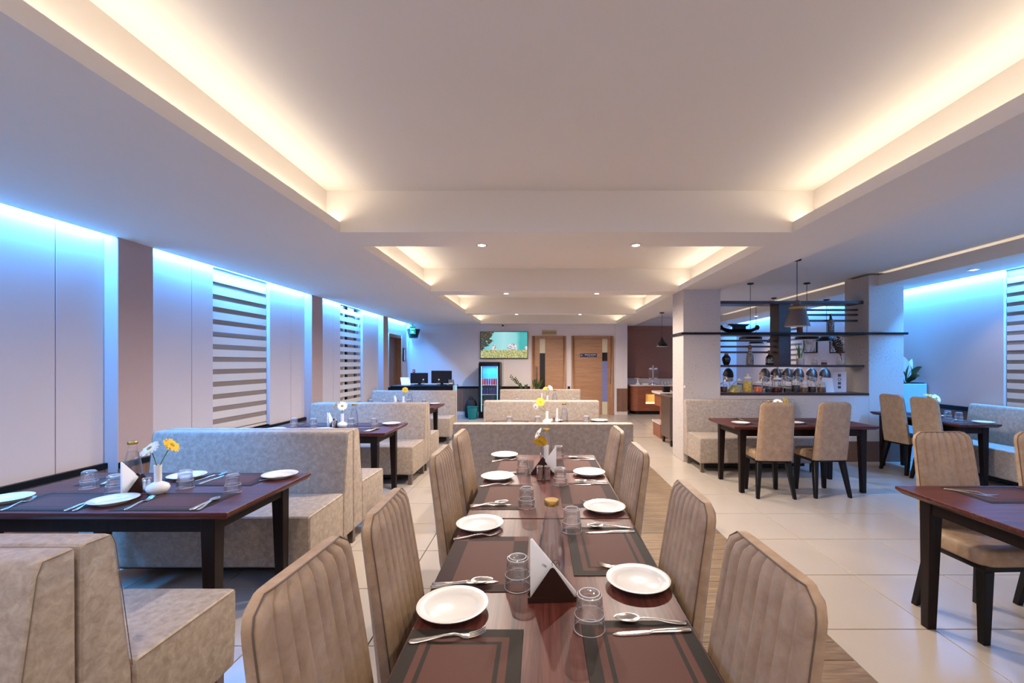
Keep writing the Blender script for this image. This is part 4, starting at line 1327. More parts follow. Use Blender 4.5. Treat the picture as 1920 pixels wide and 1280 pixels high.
# preserve jars along the sill
def filling(name, c0, c1, c2, scale=60):
    m, nt, b = new_mat(name)
    vec = coords(nt)
    nt.links.new(ramp(nt, noise(nt, vec, scale, 3, 0.6), [(0.35, c0), (0.5, c1), (0.65, c2)]), b.inputs['Base Color'])
    b.inputs['Roughness'].default_value = 0.3
    return m
M['f_yellow'] = filling('yellow_preserve', (176, 136, 40), (206, 166, 62), (226, 196, 104), 30)
M['f_olive'] = filling('olive_preserve', (96, 84, 30), (150, 128, 50), (196, 176, 96), 55)
M['f_orange'] = filling('orange_preserve', (190, 52, 24), (216, 84, 40), (236, 150, 90), 40)
M['f_dark'] = filling('dark_preserve', (20, 10, 10), (34, 16, 14), (60, 34, 26), 50)
M['f_red'] = filling('dark_red_preserve', (52, 14, 10), (74, 24, 16), (100, 40, 26), 30)
M['f_brown'] = filling('brown_preserve', (60, 36, 20), (104, 70, 34), (150, 116, 66), 45)
def jar(x, w, h, fill, fm, label, slant=False):
    r = w / 2
    t = thing('preserve_jar', label, 'jar', (x, 6.66, Z1), 0, 'preserve jars along the sill')
    hb = h * 0.76
    if slant:
        def shape(k, s):
            sk = lambda z: 0.55 * r * (z / hb) ** 1.5
            rr = lambda z: r * s * (1 - 0.62 * (z / hb) ** 1.6)
            zs = [0.004 + (k * hb - 0.004) * i / 8 for i in range(9)]
            return [[(sk(z) + rr(z) * math.cos(2 * PI * j / 24), rr(z) * 0.75 * math.sin(2 * PI * j / 24), z) for j in range(24)] for z in zs]
        MB().loft(shape(1.0, 1.0), True, False).build('jar_glass', M['glass_jar'], t)
        MB().loft(shape(fill, 0.95)).build('jar_filling', M[fm], t)
        c = (0.55 * r, 0, hb)
        MB().lathe([(r * .40, 0), (r * .42, 0.006), (r * .2, 0.016), (r * .16, 0.03), (0, 0.034)], 20, c).build('jar_lid', M['jar_lid'], t)
        return t
    MB().lathe([(0, 0), (r * .9, 0), (r, h * .05), (r, hb * .8), (r * .78, hb * .95), (r * .8, hb)], 28).build('jar_glass', M['glass_jar'], t)
    MB().lathe([(0, 0.004), (r * .86, 0.005), (r * .95, h * .06), (r * .95, hb * .8 * fill), (0, hb * .8 * fill)], 28).build('jar_filling', M[fm], t)
    MB().lathe([(r * .8, hb + 0.0005), (r * .86, hb + 0.004), (r * .7, hb + h * .09), (r * .22, hb + h * .13), (r * .18, hb + h * .17), (r * .3, hb + h * .2), (r * .2, hb + h * .235), (0, hb + h * .24)], 24).build('jar_lid', M['jar_lid'], t)
    return t
def jx(px): return (px - VX) * 6.66 / FPX
for px, w, h, fill, fm, lab, sl in [
    (1356.5, .11, .165, .85, 'f_red', 'brown-filled lidded jar half behind the first pillar', False),
    (1378, .215, .235, .62, 'f_olive', 'slanted jar of yellow-green preserve on the sill', True),
    (1402, .135, .275, 1.0, 'f_yellow', 'tall lidded jar full of yellow preserve', False),
    (1422, .125, .185, .75, 'f_orange', 'low jar of orange-red preserve on the sill', False),
    (1441.5, .11, .165, .60, 'f_dark', 'lidded jar of black preserve beside the orange one', False),
    (1457.5, .145, .255, .52, 'f_red', 'large lidded jar half full of dark red preserve', False),
    (1476, .11, .145, .70, 'f_dark', 'smallest lidded jar of black preserve, beside the large dark red one', False),
    (1492, .12, .205, .88, 'f_dark', 'tall full jar of black preserve', False),
    (1508, .11, .175, .72, 'f_brown', 'jar of brown preserve beside the tall black one', False),
    (1522.5, .11, .175, .82, 'f_dark', 'jar of dark preserve between two brown ones', False),
    (1540, .12, .175, .75, 'f_brown', 'last jar of brown preserve beside the white card', False)]:
    jar(jx(px), w, h, fill, fm, lab, sl)
o = MB().prism([(-0.05, 0), (0.05, 0), (0.012, 0.215), (-0.004, 0.215)], -0.075, 0.075, 'x').build('white_card', M['paper'], loc=(jx(1556), 6.72, Z1))
tag(o, 'blank white tent card at the end of the jar row', 'card')
t = thing('menu_board', 'pale board with a column of grey squares, leaning beside the second pillar', 'board', (jx(1578.5), 6.72, Z1), R(-6))
MB().box(-0.10, 0.10, -0.006, 0.006, 0, 0.31).build('board', plain('menu_card', (222, 200, 194), 0.6), t, bevel=0.002, seg=1)
for i, z in enumerate((0.255, 0.195, 0.135, 0.075)):
    if i == 1:
        MB().tube([(0.02 * math.cos(2 * PI * k / 16), -0.008, z + 0.02 * math.sin(2 * PI * k / 16)) for k in range(17)], 0.005, 6).build('printed_ring', M['steel_dull'], t)
    else:
        MB().box(-0.022, 0.022, -0.0075, -0.006, z - 0.02, z + 0.02).build('printed_square', M['lamp_grey'], t)

# ------------------------------------------------------------------ pendant lamps
def pendant(name, label, x, y, ztop, prof, mat, zlow, power, ring=None, inner=None, group='pendant lamps'):
    """prof: outside of the shade from the top down, radius and height above the rim"""
    t = thing(name, label, 'pendant lamp', (x, y, zlow), 0, group)
    H = ztop - zlow
    MB().lathe([(0, H), (0.05, H), (0.05, H - 0.018), (0.012, H - 0.026), (0, H - 0.026)], 20).build('canopy', M['black'], t)
    MB().tube([(0, 0, prof[0][1]), (0, 0, H - 0.02)], 0.004, 6).build('cord', M['black'], t)
    MB().lathe([(0, prof[0][1])] + prof + [(r - 0.004, z + 0.001) for r, z in reversed(prof)], 36).build('shade', M[mat], t, sharp=40)
    ins = [(r - 0.006, z) for r, z in reversed(prof)]
    MB().lathe(ins, 36).build('shade_lining', M['lamp_white'], t)
    if ring:
        MB().lathe(ring, 36).build('brass_ring', M['brass'], t)
    MB().lathe([(0, 0.075), (0.015, 0.072), (0.03, 0.05), (0.028, 0.03), (0.015, 0.016), (0, 0.013)], 16).build('bulb', M['bulb'], t)
    spot('pendant_light', (x, y, zlow + 0.012), power, WARM, 130, 0.5, 0.03)
    return t
pendant('pendant_lamp', 'grey conical pendant lamp with a brass collar above the pillar table', 3.27, 5.65, 2.77,
        [(0.010, 0.335), (0.035, 0.325), (0.042, 0.275), (0.075, 0.262), (0.088, 0.255), (0.150, 0.0)], 'lamp_grey', 1.915, 90,
        ring=[(0.0885, 0.252), (0.0985, 0.217), (0.0965, 0.217), (0.0865, 0.252)])
flat = [(0.02, 0.06), (0.06, 0.058), (0.165, 0.045), (0.175, 0.035), (0.175, 0.0)]
dome = [(0.012, 0.11), (0.05, 0.10), (0.10, 0.075), (0.15, 0.03), (0.165, 0.0)]
cone = [(0.012, 0.20), (0.022, 0.165), (0.05, 0.115), (0.10, 0.065), (0.13, 0.025), (0.132, 0.0)]
pendant('pendant_lamp', 'flat black pendant lamp above the boat end of the buffet', 3.48, 7.35, 2.77, flat, 'black', 1.835, 32)
pendant('pendant_lamp', 'flat black pendant lamp behind the stalk vase', 4.40, 7.32, 2.77, flat, 'black', 1.835, 32)
pendant('pendant_lamp', 'black dome pendant lamp beside the dry branch', 5.10, 7.9, 2.58, dome, 'black', 1.835, 32)
pendant('pendant_lamp', 'small flat black pendant lamp low behind the shelf bars', 4.62, 9.5, 2.77, [(r * .9, z) for r, z in dome], 'black', 1.86, 10)
pendant('pendant_lamp', 'black cone pendant lamp next to the shelf divider', 4.74, 9.0, 2.77, cone, 'black', 1.86, 10)
pendant('pendant_lamp', 'black cone pendant lamp in front of the brown roller blind', 2.60, 9.5, SOFF, [(r * 1.0, z) for r, z in cone], 'black', 1.80, 70)

# ------------------------------------------------------------------ buffet behind the partition
t = thing('buffet_counter', 'long wooden buffet island with a pale marble top behind the display shelves', 'counter', (3.87, 8.75, 0))
MB().prism([(-1.6, -0.33), (1.6, -0.33), (1.6, 0.33), (-1.6, 0.33), (-1.62, 0.2), (-1.62, -0.2)], 0.845, 0.885, 'z').build('counter_top', M['marble'], t, bevel=0.004, seg=1)
MB().box(-1.55, 1.57, -0.28, 0.28, 0.60, 0.845).build('upper_body', M['redwood'], t)
MB().box(-1.45, 1.57, -0.26, 0.26, 0.30, 0.60).build('body', M['redwood'], t)
MB().box(-1.60, -1.45, -0.30, 0.30, 0.265, 0.30).build('lower_ledge', M['marble'], t)
MB().box(-1.58, 1.57, -0.28, 0.28, 0.0, 0.265).build('base_body', M['redwood'], t)
def chafer(px, label, dark, yaw):
    x = (px - VX) * 8.6 / FPX
    t = thing('chafing_dish', label, 'chafing dish', (x, 8.62, 0.886), R(yaw), 'chafing dishes on the buffet')
    t.scale = (0.74, 0.74, 1.0)
    MB().lathe([(0, 0.20), (0.115, 0.20), (0.125, 0.22), (0.125, 0.29), (0.132, 0.295), (0.132, 0.305), (0.12, 0.305), (0.115, 0.25), (0, 0.235)], 32).build('pan', M['chrome'], t)
    for k in range(3):
        a = 2 * PI * k / 3 + 0.5
        MB().tube([(0.10 * math.cos(a), 0.10 * math.sin(a), 0.205), (0.12 * math.cos(a), 0.12 * math.sin(a), 0.0)], 0.008, 6).build('leg', M['chrome'], t)
    MB().lathe([(0, 0.0), (0.05, 0.0), (0.05, 0.05), (0.03, 0.055), (0, 0.055)], 16).build('burner', M['steel_dull'], t)
    lid = MB()
    lid.m = Matrix.Translation((0, 0, 0.308)) @ Matrix.Rotation(R(12), 4, 'X')
    prof = [(0.134 * math.cos(R(a)), 0.155 * math.sin(R(a))) for a in range(0, 81, 10)] + [(0, 0.155)]
    lid.lathe(prof, 32)
    lid.build('lid', M['black' if dark else 'bronze_lid'], t)
    w = MB()
    w.m = lid.m @ Matrix.Translation((0, 0, 0.02)) @ Matrix.Rotation(R(-68), 4, 'X') @ Matrix.Translation((0, 0, 0.137))
    w.lathe([(0.062, -0.024), (0.062, -0.006), (0.035, 0.006), (0, 0.010)], 24)
    w.build('lid_window', M['china'], t)
    h = MB()
    h.m = lid.m
    h.tube([(-0.03, 0, 0.152), (-0.03, 0, 0.178), (0.03, 0, 0.178), (0.03, 0, 0.152)], 0.006, 6)
    h.build('lid_handle', M['chrome'], t)
    return t
for px, lab, dk, yw in [(1366, 'chafing dish with a black lid standing open beside the first pillar', True, 20), (1434.5, 'open chafing dish behind the tall yellow jar', False, 60), (1456, 'open chafing dish behind the large dark red jar', False, 50),
                        (1477, 'open chafing dish behind the divider foot', False, 60), (1498, 'open chafing dish below the stalk vase', False, 40), (1523, 'open chafing dish below the seed jars', False, 35), (1548, 'last open chafing dish behind the white card', False, 10)]:
    chafer(px, lab, dk, yw)
t = thing('condiment_caddy', 'dark box with cutlery on the corner of the buffet island', 'caddy', (2.42, 8.55, 0.886))
MB().box(-0.06, 0.06, -0.06, 0.06, 0.0, 0.11).build('box', M['black'], t, bevel=0.004, seg=1)
for i in range(5):
    MB().tube([(-0.03 + 0.015 * i, 0.01, 0.1), (-0.035 + 0.018 * i, 0.0, 0.17)], 0.003, 5).build('utensil', M['steel'], t)
for i in range(4):
    o = MB().lathe([(0, 0), (0.032, 0), (0.05, 0.035), (0.047, 0.035), (0.03, 0.005), (0, 0.005)], 20).build('dark_bowl', M['glaze_dark'], loc=(2.60 + 0.10 * (i % 2), 8.5 + 0.12 * (i // 2), 0.886))
    tag(o, '%s small dark bowl from the caddy on the buffet island' % NTH[i], 'bowl', 'dark bowls on the buffet')
t = thing('water_jug', 'white jug with a dark stopper on the buffet island beside the pillar', 'jug', (2.80, 8.52, 0.886))
MB().lathe([(0, 0), (0.055, 0), (0.06, 0.01), (0.06, 0.15), (0.045, 0.17), (0.045, 0.18), (0, 0.18)], 24).build('jug_body', M['china'], t)
MB().lathe([(0.02, 0.1805), (0.02, 0.20), (0, 0.202)], 14).build('stopper', M['black'], t)

t = thing('steel_trolley', 'stainless steel service trolley on castors behind the first pillar', 'trolley', (2.50, 7.90, 0))
MB().box(-0.28, 0.28, -0.28, 0.28, 0.13, 0.86).build('cabinet', M['steel_dull'], t, bevel=0.006, seg=1)
MB().box(-0.29, 0.29, -0.29, 0.29, 0.86, 0.885).build('top_plate', M['steel'], t, bevel=0.004, seg=1)
for sx in (-1, 1):
    for sy in (-1, 1):
        w = MB()
        w.m = Matrix.Translation((sx * 0.24, sy * 0.24, 0.055)) @ Matrix.Rotation(R(90), 4, 'Y')
        w.lathe([(0, -0.016), (0.048, -0.016), (0.055, -0.01), (0.055, 0.01), (0.048, 0.016), (0, 0.016)], 20)
        w.build('castor_wheel', M['black'], t)
        MB().box(sx * 0.24 - 0.024, sx * 0.24 + 0.024, sy * 0.24 - 0.02, sy * 0.24 + 0.02, 0.108, 0.131).build('castor_plate', M['steel_dull'], t)

# alcove counter, roller blind and what stands on the counter
t = thing('alcove_counter', 'rounded red-brown counter with a lit yellow niche, by the service door', 'counter', (3.3, 12.62, 0))
def rounded(x0, x1, y0, y1, r):
    pts = [(x1, y0), (x1, y1), (x0, y1)]
    pts += [(x0 + r - r * math.cos(R(a)), y0 + r - r * math.sin(R(a))) for a in range(0, 91, 15)]
    return pts
MB().prism(rounded(-0.80, 1.0, -0.25, 0.35, 0.22), 0.80, 0.835, 'z').build('counter_top', M['marble'], t)
MB().prism(rounded(-0.76, 1.0, -0.21, 0.35, 0.20), 0.58, 0.80, 'z').build('body', M['redwood'], t)
MB().prism(rounded(-0.76, -0.36, -0.21, 0.35, 0.20), 0.30, 0.58, 'z').build('body', M['redwood'], t)
MB().prism(rounded(-0.76, 1.0, -0.21, 0.35, 0.20), 0.10, 0.30, 'z').build('body', M['redwood'], t)
MB().prism(rounded(-0.70, 1.0, -0.15, 0.35, 0.18), 0.0, 0.10, 'z').build('plinth', M['black'], t)
M['niche'] = plain('yellow_niche_panel', (226, 178, 98), 0.4)
MB().box(-0.36, 1.0, -0.08, -0.06, 0.30, 0.58).build('niche_panel', M['niche'], t)
MB().box(-0.36, 1.0, -0.20, -0.10, 0.30, 0.345).build('niche_light', emit('niche_tube', (255, 226, 170), 0.9), t)
area('niche_strip_light', (3.6, 12.47, 0.57), 1.2, 0.05, 1.2, WARM)
t = thing('roller_blind', 'large brown roller blind hanging behind the alcove counter', 'blind', (3.2, 12.95, 1.04))
MB().box(-0.72, 0.72, -0.004, 0.004, 0.0, 1.40).build('blind_cloth', M['roller'], t)
MB().box(-0.74, 0.74, -0.035, 0.045, 1.40, 1.485).build('cassette', M['roller'], t, bevel=0.01)
MB().box(-0.72, 0.72, -0.012, 0.012, -0.03, 0.0).build('bottom_rail', M['redwood'], t, bevel=0.004, seg=1)
t = thing('juice_dispenser', 'chrome twin juice dispenser on the alcove counter', 'dispenser', (3.19, 12.60, 0.836))
MB().lathe([(0, 0), (0.09, 0), (0.085, 0.02), (0.03, 0.05), (0.022, 0.12), (0.05, 0.16), (0, 0.165)], 24).build('stand', M['chrome'], t)
for s in (-1, 1):
    MB().lathe([(0, 0.16), (0.06, 0.16), (0.065, 0.18), (0.065, 0.42), (0.06, 0.425)], 24, (s * 0.075, 0, 0)).build('tank', M['glass_jar'], t)
    MB().lathe([(0.066, 0.426), (0.066, 0.44), (0.05, 0.475), (0, 0.49)], 24, (s * 0.075, 0, 0)).build('tank_lid', M['chrome'], t)
    MB().lathe([(0.068, 0.158), (0.068, 0.19)], 24, (s * 0.075, 0, 0)).build('tank_collar', M['chrome'], t)
    MB().tube([(s * 0.075, -0.06, 0.19), (s * 0.075, -0.12, 0.19), (s * 0.075, -0.125, 0.165)], 0.008, 6).build('tap', M['chrome'], t)
MB().tube([(0, 0, 0.16), (0, 0, 0.54)], 0.014, 8).build('centre_post', M['chrome'], t)
t = thing('cake_stand', 'pale footed cake stand with small dark cakes on the alcove counter', 'cake stand', (2.76, 12.58, 0.836))
MB().lathe([(0, 0), (0.07, 0), (0.065, 0.015), (0.02, 0.05), (0.018, 0.13), (0.05, 0.165), (0.12, 0.172), (0.12, 0.18), (0, 0.18)], 28).build('stand', M['china'], t)
for i in range(5):
    o = MB().lathe([(0, 0), (0.022, 0), (0.026, 0.025), (0.02, 0.035), (0, 0.038)], 12).build('small_cake', M['clay'], loc=(2.76 + 0.075 * math.cos(1.25 * i), 12.58 + 0.075 * math.sin(1.25 * i), 1.0165))
    tag(o, '%s small dark cake around the pale cake stand, from the tap side' % NTH[i], 'cake', 'cakes on the stand')
for i in range(6):
    o = MB().lathe([(0, 0), (0.028, 0), (0.036, 0.075), (0.033, 0.075), (0.026, 0.005), (0, 0.005)], 16).build('tea_cup', M['marble'], loc=(3.48 + 0.09 * i, 12.66, 0.836))
    tag(o, '%s pale cup from the dispenser in the alcove counter row' % NTH[i], 'cup', 'cups on the alcove counter')
o = MB().box(-0.075, 0.075, -0.07, 0.07, 0, 0.03).build('folded_towel', M['paper'], loc=(2.955, 12.55, 0.836), bevel=0.01)
tag(o, 'white folded towel between the cake stand and the dispenser', 'towel')

# ------------------------------------------------------------------ reception desk and what stands on it
t = thing('reception_desk', 'black reception desk with a blue-lit end panel behind the rear booth', 'desk', (-2.57, 9.95, 0))
MB().box(-0.70, 0.66, -0.30, -0.25, 0, 0.92).build('front_panel', M['darkwood'], t)
MB().box(-0.70, 0.66, -0.33, 0.30, 0.92, 0.95).build('desk_top', M['black'], t, bevel=0.004, seg=1)
MB().box(0.66, 0.71, -0.33, -0.12, 0, 0.96).build('end_panel', M['blue_panel'], t, bevel=0.004, seg=1)
MB().box(-0.75, -0.70, -0.33, 0.30, 0, 0.92).build('end_panel', M['darkwood'], t)
def monitor(x, y, w, h, rz, label):
    t = thing('monitor', label, 'monitor', (x, y, 0.951), rz, 'monitors on the reception desk')
    MB().box(-w / 2, w / 2, -0.012, 0.02, 0.035, 0.035 + h).build('casing', M['black'], t, bevel=0.005, seg=1)
    MB().box(-w / 2 + 0.012, w / 2 - 0.012, -0.0135, -0.012, 0.047, 0.023 + h).build('screen', plain('dark_screen', (10, 10, 16), 0.12), t)
    MB().box(-0.03, 0.03, 0.02, 0.04, 0.0, 0.15).build('stand_neck', M['black'], t)
    MB().box(-0.10, 0.10, -0.06, 0.08, 0.0, 0.012).build('stand_foot', M['black'], t)
monitor(-2.76, 10.05, 0.39, 0.235, R(4), 'dark monitor at the window end of the reception desk')
monitor(-2.26, 10.08, 0.47, 0.285, R(-3), 'larger dark monitor at the aisle end of the reception desk')
o = MB().box(-0.10, 0.10, -0.002, 0.002, 0, 0.20).build('paper_sheet', M['paper'], loc=(-3.02, 9.92, 0.955), rot=(R(-35), 0, R(30)))
tag(o, 'white sheet propped against the reception monitor', 'sheet')
for i, x in enumerate((-2.58, -2.24)):
    t = thing('clear_bottle', ['clear bottle between the two reception monitors', 'clear bottle in front of the larger reception monitor'][i], 'bottle', (x, 9.72, 0.951), 0, 'bottles on the reception desk')
    MB().lathe([(0, 0), (0.028, 0), (0.030, 0.01), (0.030, 0.08), (0.014, 0.12)], 18).build('bottle_wall', M['glass_jar'], t)
    MB().lathe([(0.015, 0.1201), (0.015, 0.145), (0, 0.147)], 14).build('cap', M['china'], t)
t = thing('receipt_printer', 'small brown receipt printer at the aisle end of the desk', 'printer', (-1.98, 9.80, 0.951))
MB().prism([(-0.06, 0), (0.06, 0), (0.06, 0.07), (0.0, 0.13), (-0.06, 0.13)], -0.055, 0.055, 'x').build('casing', M['steel_dull'], t, bevel=0.008)
MB().box(-0.04, 0.04, -0.075, -0.065, 0.035, 0.06).build('paper_slot', M['paper'], t)

# ------------------------------------------------------------------ back wall: screen, fridge, signs, small fittings
def tv_picture():
    """what the lit screen shows: turquoise sky, a tree in one corner, pale rocks, dry grass"""
    m, nt, b = new_mat('lit_screen')
    tc = N(nt, 'ShaderNodeTexCoord')
    sx = N(nt, 'ShaderNodeSeparateXYZ')
    nt.links.new(tc.outputs['Object'], sx.inputs[0])
    X, Z = sx.outputs['X'], sx.outputs['Z']
    mp = N(nt, 'ShaderNodeMapping')
    nt.links.new(tc.outputs['Object'], mp.inputs['Vector'])
    vec = mp.outputs['Vector']
    sky = ramp(nt, math_n(nt, 'ADD', math_n(nt, 'MULTIPLY', X, 0.7), math_n(nt, 'ADD', 0.5, math_n(nt, 'MULTIPLY', noise(nt, vec, 1.5, 2), 0.1))), [(0.1, (96, 196, 200)), (0.55, (168, 222, 226)), (0.78, (140, 212, 214)), (0.86, (58, 176, 176))])
    grass = ramp(nt, noise(nt, vec, 26, 5, 0.7), [(0.32, (92, 96, 40)), (0.5, (180, 178, 108)), (0.68, (234, 230, 190))])
    leaf = ramp(nt, noise(nt, vec, 30, 4, 0.7), [(0.4, (20, 24, 50)), (0.55, (84, 76, 40)), (0.7, (150, 150, 120))])
    def mix(f, a, c):
        n = N(nt, 'ShaderNodeMix', data_type='RGBA')
        nt.links.new(f, n.inputs[0])
        nt.links.new(a, n.inputs[6])
        if isinstance(c, tuple): n.inputs[7].default_value = c
        else: nt.links.new(c, n.inputs[7])
        return n.outputs[2]
    col = sky
    for cx, cz, rx, rz_ in ((-0.27, -0.10, 0.07, 0.13), (0.23, -0.09, 0.14, 0.15), (0.63, -0.11, 0.06, 0.09)):
        dx = math_n(nt, 'POWER', math_n(nt, 'ABSOLUTE', math_n(nt, 'DIVIDE', math_n(nt, 'SUBTRACT', X, cx), rx)), 2.0)
        dz = math_n(nt, 'POWER', math_n(nt, 'ABSOLUTE', math_n(nt, 'DIVIDE', math_n(nt, 'SUBTRACT', Z, cz), rz_)), 2.0)
        d = math_n(nt, 'ADD', math_n(nt, 'ADD', dx, dz), math_n(nt, 'MULTIPLY', noise(nt, vec, 14, 3), 0.8))
        col = mix(math_n(nt, 'LESS_THAN', d, 1.25), col, ramp(nt, noise(nt, vec, 18, 3), [(0.35, (110, 110, 150)), (0.55, (236, 228, 224))]))
    hz = math_n(nt, 'ADD', Z, math_n(nt, 'MULTIPLY', noise(nt, vec, 9, 4), 0.03))
    col = mix(math_n(nt, 'LESS_THAN', hz, -0.125), col, grass)
    tx = math_n(nt, 'ADD', X, 0.68)
    tz = math_n(nt, 'SUBTRACT', Z, 0.36)
    d = math_n(nt, 'SQRT', math_n(nt, 'ADD', math_n(nt, 'MULTIPLY', math_n(nt, 'POWER', math_n(nt, 'ABSOLUTE', tx), 2.0), 1.6), math_n(nt, 'MULTIPLY', math_n(nt, 'POWER', math_n(nt, 'ABSOLUTE', tz), 2.0), 1.0)))
    d = math_n(nt, 'ADD', d, math_n(nt, 'MULTIPLY', math_n(nt, 'SUBTRACT', noise(nt, vec, 11, 4, 0.7), 0.5), 0.7))
    col = mix(math_n(nt, 'LESS_THAN', d, 0.46), col, leaf)
    b.inputs['Base Color'].default_value = (0, 0, 0, 1)
    b.inputs['Roughness'].default_value = 0.2
    nt.links.new(col, b.inputs['Emission Color'])
    b.inputs['Emission Strength'].default_value = 0.95
    return m
t = thing('television', 'wall television showing a turquoise sky, tree and dry grass, above the fridge', 'television', (-1.025, 12.36, 1.945))
MB().box(-0.665, 0.665, -0.03, 0.035, -0.375, 0.375).build('casing', M['black'], t, bevel=0.004, seg=1)
MB().box(-0.652, 0.652, -0.0325, -0.03, -0.358, 0.362).build('screen', tv_picture(), t)

t = thing('drinks_fridge', 'tall black glass-door drinks fridge glowing blue against the back wall', 'fridge', (-1.34, 11.85, 0))
MB().box(-0.28, -0.25, -0.30, 0.30, 0.03, 1.44).build('side_wall', M['black'], t)
MB().box(0.25, 0.28, -0.30, 0.30, 0.03, 1.44).build('side_wall', M['black'], t)
MB().box(-0.25, 0.25, 0.26, 0.30, 0.03, 1.44).build('rear_wall', plain('fridge_liner', (70, 150, 200), 0.5), t)
MB().box(-0.25, 0.25, -0.30, 0.26, 0.03, 0.16).build('base', M['black'], t)
MB().box(-0.25, 0.25, -0.30, 0.26, 1.38, 1.44).build('top', M['black'], t)
for z in (0.36, 0.62, 0.87):
    MB().box(-0.25, 0.25, -0.25, 0.26, z - 0.008, z).build('shelf', M['china'], t)
f = MB()
for b in ((-0.28, -0.22, 0.05, 1.43), (0.22, 0.28, 0.05, 1.43)):
    f.box(b[0], b[1], -0.335, -0.302, b[2], b[3])
f.box(-0.22, 0.22, -0.335, -0.302, 0.05, 0.17).box(-0.22, 0.22, -0.335, -0.302, 1.37, 1.43)
dr = f.build('door', M['black'], t, bevel=0.003, seg=1)
MB().box(-0.22, 0.22, -0.322, -0.316, 0.17, 1.37).build('door_glass', M['glass'], dr)
MB().box(-0.215, -0.20, -0.30, -0.285, 0.18, 1.36).build('light_tube', emit('fridge_tube', (120, 210, 255), 1.6), t)
MB().box(0.20, 0.215, -0.30, -0.285, 0.18, 1.36).build('light_tube', emit('fridge_tube', (120, 210, 255), 1.6), t)
MB().box(-0.27, 0.27, -0.34, 0.20, 1.441, 1.475).build('tray', M['black'], t)
area('fridge_light', (-1.34, 11.80, 1.36), 0.4, 0.3, 16, (0.14, 0.55, 1.0))
M['can_red'] = plain('red_can', (176, 28, 40), 0.3)
M['can_blue'] = plain('dark_blue_can', (36, 44, 110), 0.3)
M['can_brown'] = plain('brown_tub', (84, 50, 40), 0.4)
can_me = {}
for nm, z, mat, n, lab, grp in (('drink_can', 0.871, 'can_red', 7, 'red drink can on the top shelf of the glowing fridge', 'red cans in the fridge'), ('drink_can', 0.621, 'can_blue', 7, 'dark blue drink can on the middle shelf of the fridge', 'blue cans in the fridge'),
                                ('snack_tub', 0.361, 'can_brown', 3, 'brown tub on the lowest shelf of the glowing fridge', 'tubs in the fridge')):
    for i in range(n):
        if mat not in can_me:
            hh = 0.165 if n == 7 else 0.11
            can_me[mat] = MB().lathe([(0, 0), (0.022, 0), (0.026, 0.008), (0.026, hh - 0.012), (0.021, hh), (0, hh)], 14).mesh(nm, M[mat])
        o = link(nm, can_me[mat], None, (-1.34 - 0.195 + 0.062 * i + (0.01 if n == 3 else 0), 11.66, z))
        tag(o, NTH[i] + ' ' + lab + ', from the hinge side', 'can' if nm == 'drink_can' else 'tub', grp)

def sign(name, label, x, y, z, w, h, mat, lines, ink, rz=0):
    t = thing(name, label, 'sign', (x, y, z), rz)
    MB().box(-w / 2, w / 2, -0.006, 0.006, -h / 2, h / 2).build('plate', mat, t, bevel=0.002, seg=1)
    for body, size, dx, dz in lines:
        text_part('lettering', body, size, ink, t, (dx, -0.0075, dz), (R(90), 0, 0))
    return t
sign('wash_room_sign', 'brass sign reading WASH ROOM above the first wooden door', 0.24, 12.39, 2.295, 0.41, 0.115, plain('brass_plate', (176, 148, 92), 0.35, 0.3), [('WASH ROOM', 0.062, 0, -0.005)], M['ink'])
s = sign('service_sign', 'dark blue sign reading SERVICE ACCESS on the wider wooden door', 1.335, 12.393, 1.66, 0.47, 0.10, plain('navy_plate', (36, 28, 72), 0.3), [('SERVICE ACCESS', 0.042, 0.05, 0.012), ('AUTHORISED STAFF ONLY', 0.016, 0.06, -0.026)], M['paper'])
MB().tube([(-0.195 + 0.018 * math.cos(2 * PI * k / 12), -0.008, 0.018 * math.sin(2 * PI * k / 12)) for k in range(13)], 0.003, 5).build('emblem', M['paper'], s)
t = thing('exit_sign', 'lit green EXIT sign in the corner above the reception', 'sign', (-3.46, 11.95, 2.33), R(18))
MB().box(-0.075, 0.075, -0.012, 0.012, -0.10, 0.10).build('panel', emit('exit_green', (20, 150, 110), 0.7), t)
text_part('lettering', 'EXIT', 0.062, emit('exit_letters', (190, 255, 225), 1.2), t, (0, -0.0135, 0.03), (R(90), 0, 0))
MB().box(-0.035, 0.02, -0.0135, -0.012, -0.07, -0.03).build('arrow', emit('exit_arrow', (190, 255, 225), 1.2), t)
MB().tube([(0, 0, 0.10), (0, 0, 0.195)], 0.006, 6).build('hanger', M['black'], t)
t = thing('wall_speaker', 'grey wedge loudspeaker in the corner behind the EXIT sign', 'speaker', (-3.50, 12.17, 2.26), R(25))
MB().prism([(-0.10, -0.13), (0.10, -0.13), (0.17, 0.12), (-0.17, 0.12)], -0.10, 0.10, 'y').build('casing', M['lamp_grey'], t, bevel=0.01)
MB().prism([(-0.08, -0.11), (0.08, -0.11), (0.14, 0.10), (-0.14, 0.10)], -0.104, -0.1005, 'y').build('speaker_front', M['black_matt'], t)
def camera_dome(x, y, z, label):
    t = thing('security_camera', label, 'camera', (x, y, z))
    MB().lathe([(0, 0), (0.045, 0), (0.045, -0.02), (0.02, -0.03), (0, -0.03)], 20).build('mount', M['china'], t)
    b = MB()
    b.m = Matrix.Translation((0.01, -0.045, -0.07)) @ Matrix.Rotation(R(70), 4, 'X')
    b.lathe([(0, -0.06), (0.034, -0.055), (0.036, 0.05), (0, 0.055)], 18)
    b.build('casing', M['china'], t)
    c = MB()
    c.m = b.m
    c.lathe([(0.028, 0.056), (0.022, 0.066), (0, 0.07)], 16)
    c.build('lens', M['black'], t)
camera_dome(-1.06, 12.33, SOFF - 0.001, 'white security camera under the ceiling above the television')
camera_dome(5.3, 12.6, SOFF_R - 0.001, 'white security camera in the corner behind the display shelves')

